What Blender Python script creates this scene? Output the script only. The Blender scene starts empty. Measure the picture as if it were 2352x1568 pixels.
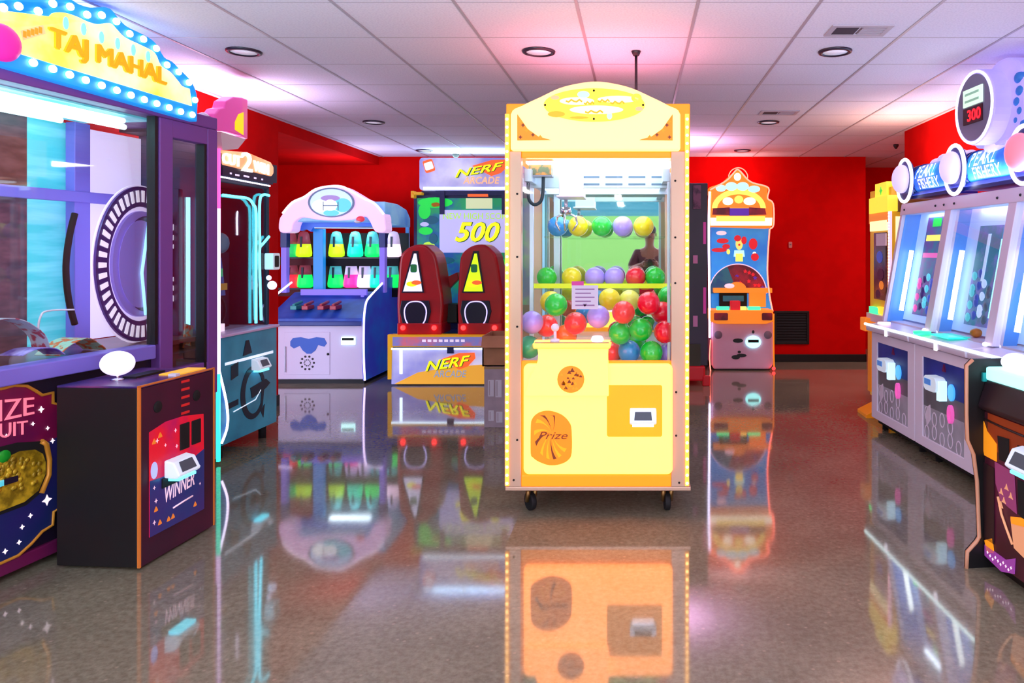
import bpy, bmesh, math, random
from mathutils import Vector, Matrix
random.seed(7)
PI = math.pi
S = bpy.context.scene
COL = S.collection

# ------------------------------------------------------------------ camera, world, exposure
FPX, CX, CY, EYE, CEIL = 1696.0, 1463.0, 576.0, 1.46, 2.70
cd = bpy.data.cameras.new('camera'); cam = bpy.data.objects.new('camera', cd); COL.objects.link(cam)
cam.location = (0, 0, EYE); cam.rotation_euler = (PI/2, 0, 0)
cd.sensor_width = 36.0; cd.lens = FPX/2352*36.0
cd.shift_x = (1176-CX)/2352; cd.shift_y = -(784-CY)/2352
cd.clip_start = 0.02
S.camera = cam
vs = S.view_settings
vs.view_transform = 'Standard'; vs.look = 'None'; vs.gamma = 1.0; vs.exposure = 0.0; vs.use_curve_mapping = False
W = bpy.data.worlds.new('world'); S.world = W; W.use_nodes = True
W.node_tree.nodes['Background'].inputs[0].default_value = (0.70, 0.72, 1.0, 1)
W.node_tree.nodes['Background'].inputs[1].default_value = 7.5
PENDANT_W = 30.0

def lamp(name, kind, loc, energy, color, size=0.2, rot=(0, 0, 0), sy=None, spread=None):
    d = bpy.data.lights.new(name, kind); d.energy = energy; d.color = color
    if kind == 'AREA':
        d.size = size
        if sy: d.shape = 'RECTANGLE'; d.size_y = sy
        else: d.shape = 'DISK'
        if spread: d.spread = spread
    else: d.shadow_soft_size = size
    o = bpy.data.objects.new(name, d); COL.objects.link(o); o.location = loc; o.rotation_euler = rot
    return o

# unseen fill lamps added to brighten the ceiling, standing in for machine-top glow
UP = (PI, 0, 0)
for nm, x, y, z, wt, c, sx, sy in (
    ('pusher_top_fill', -2.95, 3.3, 2.36, 6, (.60, .85, 1.0), .35, 1.6), ('cutter_top_fill', -3.1, 5.5, 2.20, 12, (.80, .66, 1.0), .3, .7),
    ('shelf_top_fill', -3.4, 8.9, 2.08, 4, (.86, .72, 1.0), .9, .5), ('blaster_top_fill', -2.0, 9.2, 2.62, 7, (.6, .95, 1.0), 1.2, .3),
    ('crane_top_fill', -.2, 4.6, 2.36, 3, (1.0, .25, .5), .9, .8), ('clown_top_fill', 1.25, 9.3, 2.25, 19, (1.0, .55, .5), .5, .3),
    ('violet_top_fill', .4, 8.4, 2.24, 12, (1.0, .5, .8), .6, .4), ('tower_top_fill', 2.5, 6.7, 2.10, 5, (1.0, .55, .35), .3, .3),
    ('token_top_fill', 2.4, 5.2, 1.90, 18, (.80, .80, 1.0), .4, 2.0),
    ('near_left_fill', -1.9, .9, 1.0, 64, (.62, .92, 1.0), 1.0, 1.0), ('near_right_fill', 1.6, .9, 1.0, 64, (.82, .80, 1.0), 1.0, 1.0)):  # near pair: added out of view to lift the ceiling, no game modelled there
    lamp(nm, 'AREA', (x, y, z), wt*1.7, c, sx, UP, sy)
lamp('corridor_fill', 'AREA', (3.7, 8.3, 2.62), 40, (1, .90, .92), .6, sy=.8)  # unseen lamp added in the corridor to brighten the right back wall

# ------------------------------------------------------------------ materials
def lin(h):
    if isinstance(h, tuple): return h
    h = h.lstrip('#'); out = []
    for i in (0, 2, 4):
        c = int(h[i:i+2], 16)/255
        out.append(c/12.92 if c <= 0.04045 else ((c+0.055)/1.055)**2.4)
    return tuple(out)
MATS = {}
def mat(name, col='#808080', rough=0.5, metal=0.0, es=0.0, ec=None, noise=None, coat=0.0, ior=None, alpha=None):
    if name in MATS: return name
    m = bpy.data.materials.new(name); m.use_nodes = True
    nt = m.node_tree; p = nt.nodes['Principled BSDF']
    c = lin(col)
    p.inputs['Base Color'].default_value = (*c, 1)
    p.inputs['Roughness'].default_value = rough; p.inputs['Metallic'].default_value = metal
    if coat: p.inputs['Coat Weight'].default_value = coat; p.inputs['Coat Roughness'].default_value = 0.05
    if ior: p.inputs['IOR'].default_value = ior
    if alpha is not None: p.inputs['Alpha'].default_value = alpha
    if es:
        e = lin(ec) if ec else c
        p.inputs['Emission Color'].default_value = (*e, 1); p.inputs['Emission Strength'].default_value = es
    if noise:
        sc, col2, lo, hi = noise[:4]; stretch = noise[4] if len(noise) > 4 else (1, 1, 1)
        tc = nt.nodes.new('ShaderNodeTexCoord'); mp = nt.nodes.new('ShaderNodeMapping')
        mp.inputs['Scale'].default_value = stretch
        n = nt.nodes.new('ShaderNodeTexNoise'); n.inputs['Scale'].default_value = sc; n.inputs['Detail'].default_value = 5
        r = nt.nodes.new('ShaderNodeValToRGB')
        r.color_ramp.elements[0].position = lo; r.color_ramp.elements[1].position = hi
        r.color_ramp.elements[0].color = (*c, 1); r.color_ramp.elements[1].color = (*lin(col2), 1)
        nt.links.new(tc.outputs['Object'], mp.inputs[0]); nt.links.new(mp.outputs[0], n.inputs['Vector'])
        nt.links.new(n.outputs['Fac'], r.inputs[0]); nt.links.new(r.outputs[0], p.inputs['Base Color'])
        if es: nt.links.new(r.outputs[0], p.inputs['Emission Color'])
    MATS[name] = m
    return name
def E(name, col, s=1.0, base=None, rough=0.4, noise=None):
    return mat(name, base or col, rough, es=s, ec=col, noise=noise)
def glass(name, tint=(1, 1, 1), refl=0.10, rough=0.02):
    m = bpy.data.materials.new(name); m.use_nodes = True; nt = m.node_tree
    for n in list(nt.nodes): nt.nodes.remove(n)
    o = nt.nodes.new('ShaderNodeOutputMaterial'); mx = nt.nodes.new('ShaderNodeMixShader')
    t = nt.nodes.new('ShaderNodeBsdfTransparent'); t.inputs[0].default_value = (*tint, 1)
    g = nt.nodes.new('ShaderNodeBsdfGlossy'); g.inputs['Roughness'].default_value = rough
    lw = nt.nodes.new('ShaderNodeLayerWeight'); lw.inputs[0].default_value = 0.25
    mt = nt.nodes.new('ShaderNodeMath'); mt.operation = 'MULTIPLY_ADD'; mt.inputs[1].default_value = 0.32; mt.inputs[2].default_value = refl*0.25
    nt.links.new(lw.outputs['Fresnel'], mt.inputs[0]); nt.links.new(mt.outputs[0], mx.inputs[0])
    nt.links.new(t.outputs[0], mx.inputs[1]); nt.links.new(g.outputs[0], mx.inputs[2]); nt.links.new(mx.outputs[0], o.inputs[0])
    MATS[name] = m; return name

# ------------------------------------------------------------------ mesh builder
class MB:
    def __init__(s, m=None): s.v = []; s.f = []; s.fm = []; s.fs = []; s.ms = []; s.cur = 0; s.sm = False; (m and s.m(m))
    def m(s, name):
        if name not in s.ms: s.ms.append(name)
        s.cur = s.ms.index(name); return s
    def face(s, idx, smooth=None):
        s.f.append(tuple(idx)); s.fm.append(s.cur); s.fs.append(s.sm if smooth is None else smooth)
    def add(s, verts, faces, smooth=False):
        b = len(s.v); s.v += [tuple(v) for v in verts]
        for f in faces: s.face([b+i for i in f], smooth)
        return s
    def box(s, x0, x1, y0, y1, z0, z1):
        return s.add([(x0,y0,z0),(x1,y0,z0),(x1,y1,z0),(x0,y1,z0),(x0,y0,z1),(x1,y0,z1),(x1,y1,z1),(x0,y1,z1)],
                     [(0,3,2,1),(4,5,6,7),(0,1,5,4),(1,2,6,5),(2,3,7,6),(3,0,4,7)])
    def prism(s, pts, a, b, ax='y', smooth=False):
        n = len(pts)
        def P(p, t): return (p[0], t, p[1]) if ax == 'y' else ((t, p[0], p[1]) if ax == 'x' else (p[0], p[1], t))
        vs_ = [P(p, a) for p in pts]+[P(p, b) for p in pts]
        s.add(vs_, [tuple(range(n)), tuple(range(2*n-1, n-1, -1))])
        bb = len(s.v)-2*n
        for i in range(n):
            j = (i+1) % n; s.face((bb+i, bb+j, bb+n+j, bb+n+i), smooth)
        return s
    def ring(s, outer, inner, a, b, ax='y'):
        n = len(outer)
        def P(p, t): return (p[0], t, p[1]) if ax == 'y' else ((t, p[0], p[1]) if ax == 'x' else (p[0], p[1], t))
        vv = [P(p, a) for p in outer]+[P(p, a) for p in inner]+[P(p, b) for p in outer]+[P(p, b) for p in inner]
        ff = []
        for i in range(n):
            j = (i+1) % n
            ff += [(i, j, n+j, n+i), (2*n+i, 3*n+i, 3*n+j, 2*n+j), (i, 2*n+i, 2*n+j, j), (n+i, n+j, 3*n+j, 3*n+i)]
        return s.add(vv, ff)
    def tube(s, path, r, n=8, closed=False):
        P = [Vector(p) for p in path]; k = len(P); rings = []
        up = None
        for i, p in enumerate(P):
            if closed: t = (P[(i+1) % k]-P[i-1])
            else: t = (P[min(i+1, k-1)]-P[max(i-1, 0)])
            t.normalize()
            if up is None:
                up = Vector((0, 0, 1)) if abs(t.z) < .9 else Vector((1, 0, 0))
            u = t.cross(up)
            if u.length < 1e-4: u = t.cross(Vector((0, 1, 0.3)))
            u.normalize(); w = u.cross(t).normalized(); up = w
            rr = r[i] if isinstance(r, (list, tuple)) else r
            rings.append([p+u*math.cos(2*PI*q/n)*rr+w*math.sin(2*PI*q/n)*rr for q in range(n)])
        b = len(s.v)
        for R in rings: s.v += [tuple(v) for v in R]
        for i in range(k if closed else k-1):
            j = (i+1) % k
            for q in range(n):
                q2 = (q+1) % n; s.face((b+i*n+q, b+i*n+q2, b+j*n+q2, b+j*n+q), True)
        if not closed:
            s.face([b+q for q in range(n)][::-1], False); s.face([b+(k-1)*n+q for q in range(n)], False)
        return s
    def cyl(s, p0, p1, r0, r1=None, n=16): return s.tube([p0, p1], [r0, r0 if r1 is None else r1], n)
    def ball(s, c, r, sc=(1, 1, 1), nu=16, nv=10):
        vs_ = [(c[0], c[1], c[2]-r*sc[2])]; ff = []
        for i in range(1, nv):
            a = -PI/2+PI*i/nv
            for j in range(nu):
                b = 2*PI*j/nu
                vs_.append((c[0]+r*sc[0]*math.cos(a)*math.cos(b), c[1]+r*sc[1]*math.cos(a)*math.sin(b), c[2]+r*sc[2]*math.sin(a)))
        vs_.append((c[0], c[1], c[2]+r*sc[2])); t = len(vs_)-1
        for j in range(nu):
            k = (j+1) % nu
            ff.append((0, 1+k, 1+j)); ff.append((t, t-nu+j, t-nu+k))
            for i in range(nv-2): ff.append((1+i*nu+j, 1+i*nu+k, 1+(i+1)*nu+k, 1+(i+1)*nu+j))
        return s.add(vs_, ff, True)
    def lathe(s, c, prof, n=20, ax='z'):
        vs_ = []; ff = []; k = len(prof)
        for r, h in prof:
            for j in range(n):
                a = 2*PI*j/n; u, w = r*math.cos(a), r*math.sin(a)
                vs_.append((c[0]+u, c[1]+w, c[2]+h) if ax == 'z' else ((c[0]+u, c[1]+h, c[2]+w) if ax == 'y' else (c[0]+h, c[1]+u, c[2]+w)))
        for i in range(k-1):
            for j in range(n):
                q = (j+1) % n; ff.append((i*n+j, i*n+q, (i+1)*n+q, (i+1)*n+j))
        s.add(vs_, ff, True)
        b = len(s.v)-k*n
        if prof[0][0] > 1e-5: s.face([b+j for j in range(n)], False)
        if prof[-1][0] > 1e-5: s.face([b+(k-1)*n+j for j in range(n)], False)
        return s
    def text(s, txt, box, y, depth=0.004, shear=0.0, bold=0.0, fn=None):
        cu = bpy.data.curves.new('t', 'FONT'); cu.body = txt; cu.extrude = 0.5; cu.offset = bold; cu.shear = shear; cu.resolution_u = 3
        ob = bpy.data.objects.new('t', cu); COL.objects.link(ob)
        dg = bpy.context.evaluated_depsgraph_get()
        me = bpy.data.meshes.new_from_object(ob.evaluated_get(dg))
        V = [v.co.copy() for v in me.vertices]; Fc = [tuple(p.vertices) for p in me.polygons]
        bpy.data.objects.remove(ob); bpy.data.curves.remove(cu); bpy.data.meshes.remove(me)
        x0 = min(v.x for v in V); x1 = max(v.x for v in V); y0 = min(v.y for v in V); y1 = max(v.y for v in V)
        X0, X1, Z0, Z1 = box or (0, 1, 0, 1); out = []
        for v in V:
            a = (v.x-x0)/(x1-x0); b = (v.y-y0)/(y1-y0)
            if fn: px_, pz_ = fn(a, b)
            else: px_, pz_ = X0+a*(X1-X0), Z0+b*(Z1-Z0)
            out.append((px_, y-depth*(v.z+0.5), pz_))
        return s.add(out, Fc)
    def build(s, name, parent=None, bevel=0.0, seg=2, loc=None, rz=None, label=None):
        me = bpy.data.meshes.new(name); me.from_pydata(s.v, [], s.f)
        for nm in s.ms: me.materials.append(MATS[nm])
        me.polygons.foreach_set('material_index', s.fm); me.polygons.foreach_set('use_smooth', s.fs)
        bm = bmesh.new(); bm.from_mesh(me); bmesh.ops.recalc_face_normals(bm, faces=bm.faces); bm.to_mesh(me); bm.free(); me.update()
        o = bpy.data.objects.new(name, me); COL.objects.link(o)
        if parent: o.parent = parent
        if loc: o.location = loc
        if rz is not None: o.rotation_euler = (0, 0, rz)
        if bevel:
            md = o.modifiers.new('edge', 'BEVEL'); md.width = bevel; md.segments = seg; md.limit_method = 'ANGLE'; md.angle_limit = 0.6
        if label: o['label'] = label
        return o
def rrect(x0, x1, z0, z1, r, n=5):
    P = []
    for cx, cz, a in ((x1-r, z1-r, 0), (x0+r, z1-r, 90), (x0+r, z0+r, 180), (x1-r, z0+r, 270)):
        for i in range(n+1):
            t = math.radians(a+90*i/n); P.append((cx+r*math.cos(t), cz+r*math.sin(t)))
    return P
def ell(cx, cz, rx, rz, n=28, a0=0, a1=2*PI):
    full = abs(a1-a0-2*PI) < 1e-6
    return [(cx+rx*math.cos(a0+(a1-a0)*i/(n if full else n-1)), cz+rz*math.sin(a0+(a1-a0)*i/(n if full else n-1))) for i in range(n)]
def star(cx, cz, r, k=4, q=.35):
    return [(cx+(r if i % 2 == 0 else r*q)*math.cos(PI/2+PI*i/k), cz+(r if i % 2 == 0 else r*q)*math.sin(PI/2+PI*i/k)) for i in range(2*k)]
def smooth_path(P, n=6, closed=False):
    P = [Vector(p) for p in P]; out = []; k = len(P)
    for i in range(k if closed else k-1):
        g = (lambda j: P[j % k]) if closed else (lambda j: P[max(0, min(k-1, j))])
        a, b, c, d = g(i-1), g(i), g(i+1), g(i+2)
        for q in range(n):
            t = q/n
            out.append(0.5*((2*b)+(c-a)*t+(2*a-5*b+4*c-d)*t*t+(3*b-a-3*c+d)*t**3))
    if not closed: out.append(P[-1])
    return out
def sm2(P, n=5, closed=False): return [(v.x, v.z) for v in smooth_path([(p[0], 0, p[1]) for p in P], n, closed)]

class Frame:
    """a machine's own axes: x along its front, y into it, z up"""
    def __init__(s, ox, oy, deg): s.ox, s.oy, s.a = ox, oy, math.radians(deg); s.c, s.s = math.cos(s.a), math.sin(s.a)
    def hit(s, px, py, yo=0.0):
        dx = (px-CX)/FPX; t = (yo+(-s.s*s.ox+s.c*s.oy))/(-s.s*dx+s.c)
        X, Y = t*dx-s.ox, t-s.oy
        return (X*s.c+Y*s.s, EYE-(py-CY)/FPX*t)
    def hits(s, pts, yo=0.0): return [s.hit(a, b, yo) for a, b in pts]
    def world(s, x, y, z): return (s.ox+x*s.c-y*s.s, s.oy+x*s.s+y*s.c, z)
def at(px, py, D): return ((px-CX)*D/FPX, D, EYE-(py-CY)*D/FPX)

def tag(o, label, cat, group=None):
    o['label'] = label; o['category'] = cat
    if group: o['group'] = group
    return o
def thing(name, label, cat, fr=None, loc=None, rz=0, group=None):
    o = bpy.data.objects.new(name, None); COL.objects.link(o); o.empty_display_size = 0.1
    if fr: o.location = (fr.ox, fr.oy, 0); o.rotation_euler = (0, 0, fr.a)
    else: o.location = loc; o.rotation_euler = (0, 0, rz)
    return tag(o, label, cat, group)
def struct(o): o['kind'] = 'structure'; return o

# ------------------------------------------------------------------ shared materials
mat('black', '#0c0b0e', .45); mat('matte black', '#050506', .8); mat('dark', '#1c1822', .4)
mat('white plastic', '#e8e4ee', .35); mat('chrome', '#d8dce6', .15, 1.0); mat('grey metal', '#8a8692', .35, .7)
mat('rubber', '#0a0a0b', .7); mat('brass', '#8a6a3a', .35, .8)
glass('window glass', (1, 1, 1), .10); glass('clear acrylic', (.95, 1, .98), .35)
E('screen dark', '#101418', .3); E('led white', '#eef2ff', 6.0); E('led cyan', '#9df0ff', 5.0); E('led lilac', '#e4ccff', 5.0)
E('cyan glow', '#7fe8ff', 3.0); E('white glow', '#f4f0ff', 2.0); E('green glow', '#20e878', 2.5); E('red glow', '#ff2828', 5.0)

# ------------------------------------------------------------------ setting
def floor_material():
    m = bpy.data.materials.new('polished concrete'); m.use_nodes = True; nt = m.node_tree; p = nt.nodes['Principled BSDF']
    tc = nt.nodes.new('ShaderNodeTexCoord')
    def noise(sc, det, ro=.6):
        n = nt.nodes.new('ShaderNodeTexNoise'); n.inputs['Scale'].default_value = sc; n.inputs['Detail'].default_value = det; n.inputs['Roughness'].default_value = ro
        nt.links.new(tc.outputs['Object'], n.inputs['Vector']); return n
    def ramp(src, a, ca, b, cb):
        r = nt.nodes.new('ShaderNodeValToRGB'); r.color_ramp.elements[0].position = a; r.color_ramp.elements[1].position = b
        r.color_ramp.elements[0].color = (*lin(ca), 1); r.color_ramp.elements[1].color = (*lin(cb), 1)
        nt.links.new(src, r.inputs[0]); return r
    big = ramp(noise(1.3, 6, .65).outputs['Fac'], .3, '#7b7661', .7, '#9b947b')
    fine = ramp(noise(38, 4, .7).outputs['Fac'], .35, '#d2cfca', .68, '#ffffff')
    mx = nt.nodes.new('ShaderNodeMix'); mx.data_type = 'RGBA'; mx.blend_type = 'MULTIPLY'; mx.inputs[0].default_value = 1
    nt.links.new(big.outputs[0], mx.inputs[6]); nt.links.new(fine.outputs[0], mx.inputs[7])
    vo = nt.nodes.new('ShaderNodeTexVoronoi'); vo.inputs['Scale'].default_value = 16; nt.links.new(tc.outputs['Object'], vo.inputs['Vector'])
    sp = nt.nodes.new('ShaderNodeValToRGB'); sp.color_ramp.elements[0].position = .06; sp.color_ramp.elements[1].position = .14
    sp.color_ramp.elements[0].color = (1, 1, 1, 1); sp.color_ramp.elements[1].color = (0, 0, 0, 1)
    nt.links.new(vo.outputs['Distance'], sp.inputs[0])
    mx2 = nt.nodes.new('ShaderNodeMix'); mx2.data_type = 'RGBA'; mx2.inputs[7].default_value = (*lin('#a8977f'), 1)
    ml = nt.nodes.new('ShaderNodeMath'); ml.operation = 'MULTIPLY'; ml.inputs[1].default_value = .55
    nt.links.new(sp.outputs[0], ml.inputs[0]); nt.links.new(ml.outputs[0], mx2.inputs[0]); nt.links.new(mx.outputs[2], mx2.inputs[6])
    nt.links.new(mx2.outputs[2], p.inputs['Base Color'])
    rr = nt.nodes.new('ShaderNodeMapRange'); rr.inputs[3].default_value = .03; rr.inputs[4].default_value = .09
    nt.links.new(noise(3, 4).outputs['Fac'], rr.inputs[0]); nt.links.new(rr.outputs[0], p.inputs['Roughness'])
    p.inputs['IOR'].default_value = 1.95
    MATS['concrete'] = m
floor_material()
mat('red paint', '#d20202', .85, noise=(5, '#ca0101', .4, .6)); MATS['red paint'].node_tree.nodes['Principled BSDF'].inputs['Specular IOR Level'].default_value = .08
mat('ceiling tile', '#e2e2f4', .85, noise=(90, '#d8d8ec', .45, .6))
mat('ceiling bar', '#aaa6b4', .4); mat('baseboard black', '#050505', .5); mat('green wall', '#6f9c48', .7); mat('back ceiling', '#2c6a74', .8)
XL, XR, YB = -3.40, 2.78, 9.72
struct(MB('concrete').add([(-9, -10, 0), (9, -10, 0), (9, 12, 0), (-9, 12, 0)], [(0, 1, 2, 3)]).build('floor'))
struct(MB('ceiling tile').box(-6, 6, -1.5, 12, CEIL, CEIL+.06).build('ceiling'))
b = MB('ceiling bar')
for k in range(-9, 9):
    x = .305+.6075*k
    if -5.2 < x < 5: b.box(x-.008, x+.008, -1.4, 11.6, CEIL-.004, CEIL-.0005)
for k in range(-8, 14):
    y = 3.683+.61*k
    if y < 11.6: b.box(-5.2, 5, y-.0025, y+.0025, CEIL-.0015, CEIL-.0005)
struct(b.build('trim_1'))
struct(MB('red paint').box(XL-.1, XL, -1.5, 7.0, 0, CEIL).build('wall_left'))
struct(MB('red paint').box(-5.2, XL, 7.0, YB, 2.59, CEIL).build('trim_2'))
struct(MB('red paint').box(-5.3, -5.2, 7.0, YB, 0, CEIL).build('wall_alcove'))
struct(MB('red paint').box(-5.3, 3.01, YB, YB+.12, 0, CEIL).build('wall_back'))
struct(MB('red paint').box(3.01, 5.2, 11.0, 11.1, 0, CEIL).build('wall_recess'))
struct(MB('red paint').box(2.89, 3.01, YB+.12, 11.0, 0, CEIL).build('wall_return'))
struct(MB('red paint').box(XR, XR+.12, -1.5, 7.67, 0, CEIL).build('wall_right'))
struct(MB('red paint').box(XR+.12, 5.2, 7.55, 7.67, 0, CEIL).build('wall_corridor'))
struct(MB('red paint').box(5.2, 5.3, 7.55, 11.1, 0, CEIL).build('wall_corridor_end'))
struct(MB('baseboard black').box(-5.2, 3.01, YB-.015, YB, 0, .10).box(3.0, 3.02, YB-.015, YB+.2, 0, .10).build('baseboard_back', bevel=.003))
struct(MB('baseboard black').box(XR-.015, XR, -1.5, 7.67, 0, .10).build('baseboard_right', bevel=.003))
struct(MB('baseboard black').box(XL, XL+.015, -1.5, 7.0, 0, .10).build('baseboard_left', bevel=.003))
struct(MB('green wall').box(-5, 3, -9.1, -9.0, 0, 2.35).m('back ceiling').box(-5, 3, -9.1, -9.0, 2.35, 3.3).build('wall_front'))
struct(MB('ceiling bar').box(-5, 5, -2.5, -2.3, CEIL, CEIL+.15).box(-5, 5, -3.9, -3.7, CEIL, CEIL+.15).build('trim_3'))

# ceiling fittings
E('downlight lens', '#e8e6fa', .35); mat('downlight ring', '#2a2438', .35)
def downlight(x, y, label):
    if True:
        t = thing('downlight', label, 'ceiling light', loc=(x, y, CEIL), group='recessed ceiling downlights')
        MB('downlight ring').lathe((0, 0, 0), [(.078, -.002), (.080, -.014), (.100, -.012), (.104, -.003), (.104, 0), (.078, 0)], 28).build('ring', t)
        MB('downlight lens').lathe((0, 0, 0), [(0.0005, -.006), (.078, -.006), (.078, -.001)], 28).build('lens', t)
downlight(-2.44, 4.585, 'recessed round ceiling light with dark ring, above the lilac shelf game, nearest row')
downlight(-.61, 4.585, 'recessed round ceiling light with dark ring, left of the hanging rod')
downlight(1.23, 4.585, 'recessed round ceiling light with dark ring, beside the larger air vent')
downlight(-2.53, 7.1, 'small far recessed ceiling light on the left, near the red wall top')
downlight(1.265, 7.1, 'far recessed ceiling light just below the smaller air vent')
downlight(-2.62, 9.1, 'farthest ceiling light on the left, above the blaster game sign')
downlight(1.3, 9.1, 'farthest ceiling light on the right, above the clown game')
mat('vent frame', '#b6b2c2', .5); mat('vent dark', '#3a3444', .7)
def vent(x, y, w, d, label):
    t = thing('air_vent', label, 'air vent', loc=(x, y, CEIL))
    MB('vent frame').ring([(-w/2, -d/2), (w/2, -d/2), (w/2, d/2), (-w/2, d/2)], [(-w/2+.03, -d/2+.03), (w/2-.03, -d/2+.03), (w/2-.03, d/2-.03), (-w/2+.03, d/2-.03)], -.008, 0, 'z').build('frame', t, bevel=.002)
    MB('vent dark').box(-w/2+.03, 0-.01, -d/2+.03, d/2-.03, -.004, -.001).build('slot', t)
    b = MB('vent frame')
    for i in range(5):
        yy = -d/2+.04+i*(d-.08)/4; b.box(.01, w/2-.03, yy-.006, yy+.006, -.007, -.002)
    b.m('grey metal').box(.0, w/2-.03, -d/2+.03, d/2-.03, -.002, -.001)
    b.build('louver', t)
vent(1.245, 4.15, .34, .20, 'slotted grey air vent in the ceiling, the larger one')
vent(1.27, 6.62, .34, .20, 'slotted air vent in the ceiling, small and far, above a downlight')
t = thing('hanging_rod', 'thin dark rod hanging from the ceiling behind the yellow crane game', 'rod', loc=(0, 4.6, 0)); t.location = (at(1461, 118, 4.585)[0], 4.585, CEIL)
MB('dark').lathe((0, 0, 0), [(.0005, -.03), (.018, -.03), (.03, -.004), (.03, 0)], 18).build('canopy', t)
MB('dark').cyl((0, 0, -.02), (0, 0, -.36), .009).build('rod', t)
MB('dark').box(-.06, .06, -.012, .012, -.38, -.34).build('bracket', t, bevel=.004)
x, y, z = at(1047, 345, 9.2)
t = thing('security_camera', 'small dark dome security camera on the ceiling above the blaster game', 'camera', loc=(x, y, CEIL))
MB('white plastic').lathe((0, 0, 0), [(.06, 0), (.06, -.03), (.05, -.035)], 20).build('mount', t)
MB('black').ball((0, 0, -.035), .045, (1, 1, 1)).build('dome', t)
x, y, z = at(2058, 344, 8.6)
t = thing('wall_sensor', 'tiny dark sensor hanging from the ceiling by the right corridor', 'sensor', loc=(x, y, CEIL))
MB('dark').lathe((0, 0, 0), [(.03, 0), (.03, -.02), (.012, -.05), (.0005, -.055)], 14).build('body', t)
# wall fittings
x0, _, z0 = at(1778, 790, YB); x1, _, z1 = at(1858, 714, YB)
t = thing('return_air_grille', 'large black louvered grille low on the red back wall', 'grille', loc=((x0+x1)/2, YB, 0))
w = (x1-x0)/2
MB('black').ring([(-w, z0), (w, z0), (w, z1), (-w, z1)], [(-w+.03, z0+.03), (w-.03, z0+.03), (w-.03, z1-.03), (-w+.03, z1-.03)], -.02, 0).build('frame', t, bevel=.003)
b = MB('matte black')
for i in range(11):
    zz = z0+.04+i*(z1-z0-.08)/10; b.add([(-w+.03, -.014, zz-.012), (w-.03, -.014, zz-.012), (w-.03, -.004, zz+.014), (-w+.03, -.004, zz+.014)], [(0, 1, 2, 3)])
b.box(-w+.03, w-.03, -.003, -.001, z0+.03, z1-.03); b.build('louver', t)
x, _, z = at(1815, 562, YB)
t = thing('wall_thermostat', 'small pale thermostat plate alone on the red back wall', 'thermostat', loc=(x, YB, z)); mat('pink plate', '#d88a80', .5)
MB('pink plate').prism(rrect(-.022, .022, -.04, .04, .01), -.018, 0).build('plate', t)
MB('grey metal').box(-.01, .01, -.021, -.018, -.005, .012).build('dial', t)
# room behind the photographer: hung strip lights (they show in the crane mirror)
E('strip lens', '#eef4dc', 5.0)
for i, (x, y) in enumerate(((-1.6, -2.4), (.9, -2.4), (-.3, -3.8), (1.6, -3.8))):
    t = thing('strip_light', 'hung fluorescent strip light reflected in the crane mirror', 'strip light', loc=(x, y, 2.35), group='strip lights behind the photographer')
    MB('white plastic').prism([(-.05, 0), (.05, 0), (.03, .05), (-.03, .05)], -.6, .6, 'y').build('housing', t)
    MB('strip lens').box(-.045, .045, -.58, .58, -.012, 0).build('lens', t)
    MB('chrome').cyl((0, -.4, .05), (0, -.4, .36), .004, n=6).cyl((0, .4, .05), (0, .4, .36), .004, n=6).build('hanger', t)
    lamp('strip_lamp', 'AREA', (x, y, 2.32), PENDANT_W, (1, .98, .95), .1, sy=1.1)
    lamp('strip_up_lamp', 'AREA', (x, y, 2.42), PENDANT_W*.7, (.95, .93, 1.0), .1, (PI, 0, 0), sy=1.1)

# ------------------------------------------------------------------ card reader used on several machines
E('reader glow', '#58e6ff', 3.0); E('reader screen', '#39404a', .6); mat('reader white', '#d9ecf6', .3, es=.35)
def reader(parent, x, y, z, s=1.0, glow='reader glow', dark=False):
    b = MB('reader white').prism([(0, -.03), (-.055, -.035), (-.075, -.02), (-.045, .04), (0, .05)], x-.075*s, x+.075*s, 'x')
    # scale about the face
    b.v = [(vx, y+vy*s, z+vz*s) for vx, vy, vz in b.v]
    r = b.build('card_reader', parent, bevel=.006*s)
    sc = MB('reader screen').add([(x-.05*s, y-.071*s, z-.008*s), (x+.05*s, y-.071*s, z-.008*s), (x+.045*s, y-.050*s, z+.036*s), (x-.045*s, y-.050*s, z+.036*s)], [(0, 1, 2, 3)])
    sc.build('screen', r)
    MB(glow).box(x-.06*s, x+.06*s, y-.06*s, y-.01*s, z-.046*s, z-.036*s).build('light_bar', r)
    return r

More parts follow.
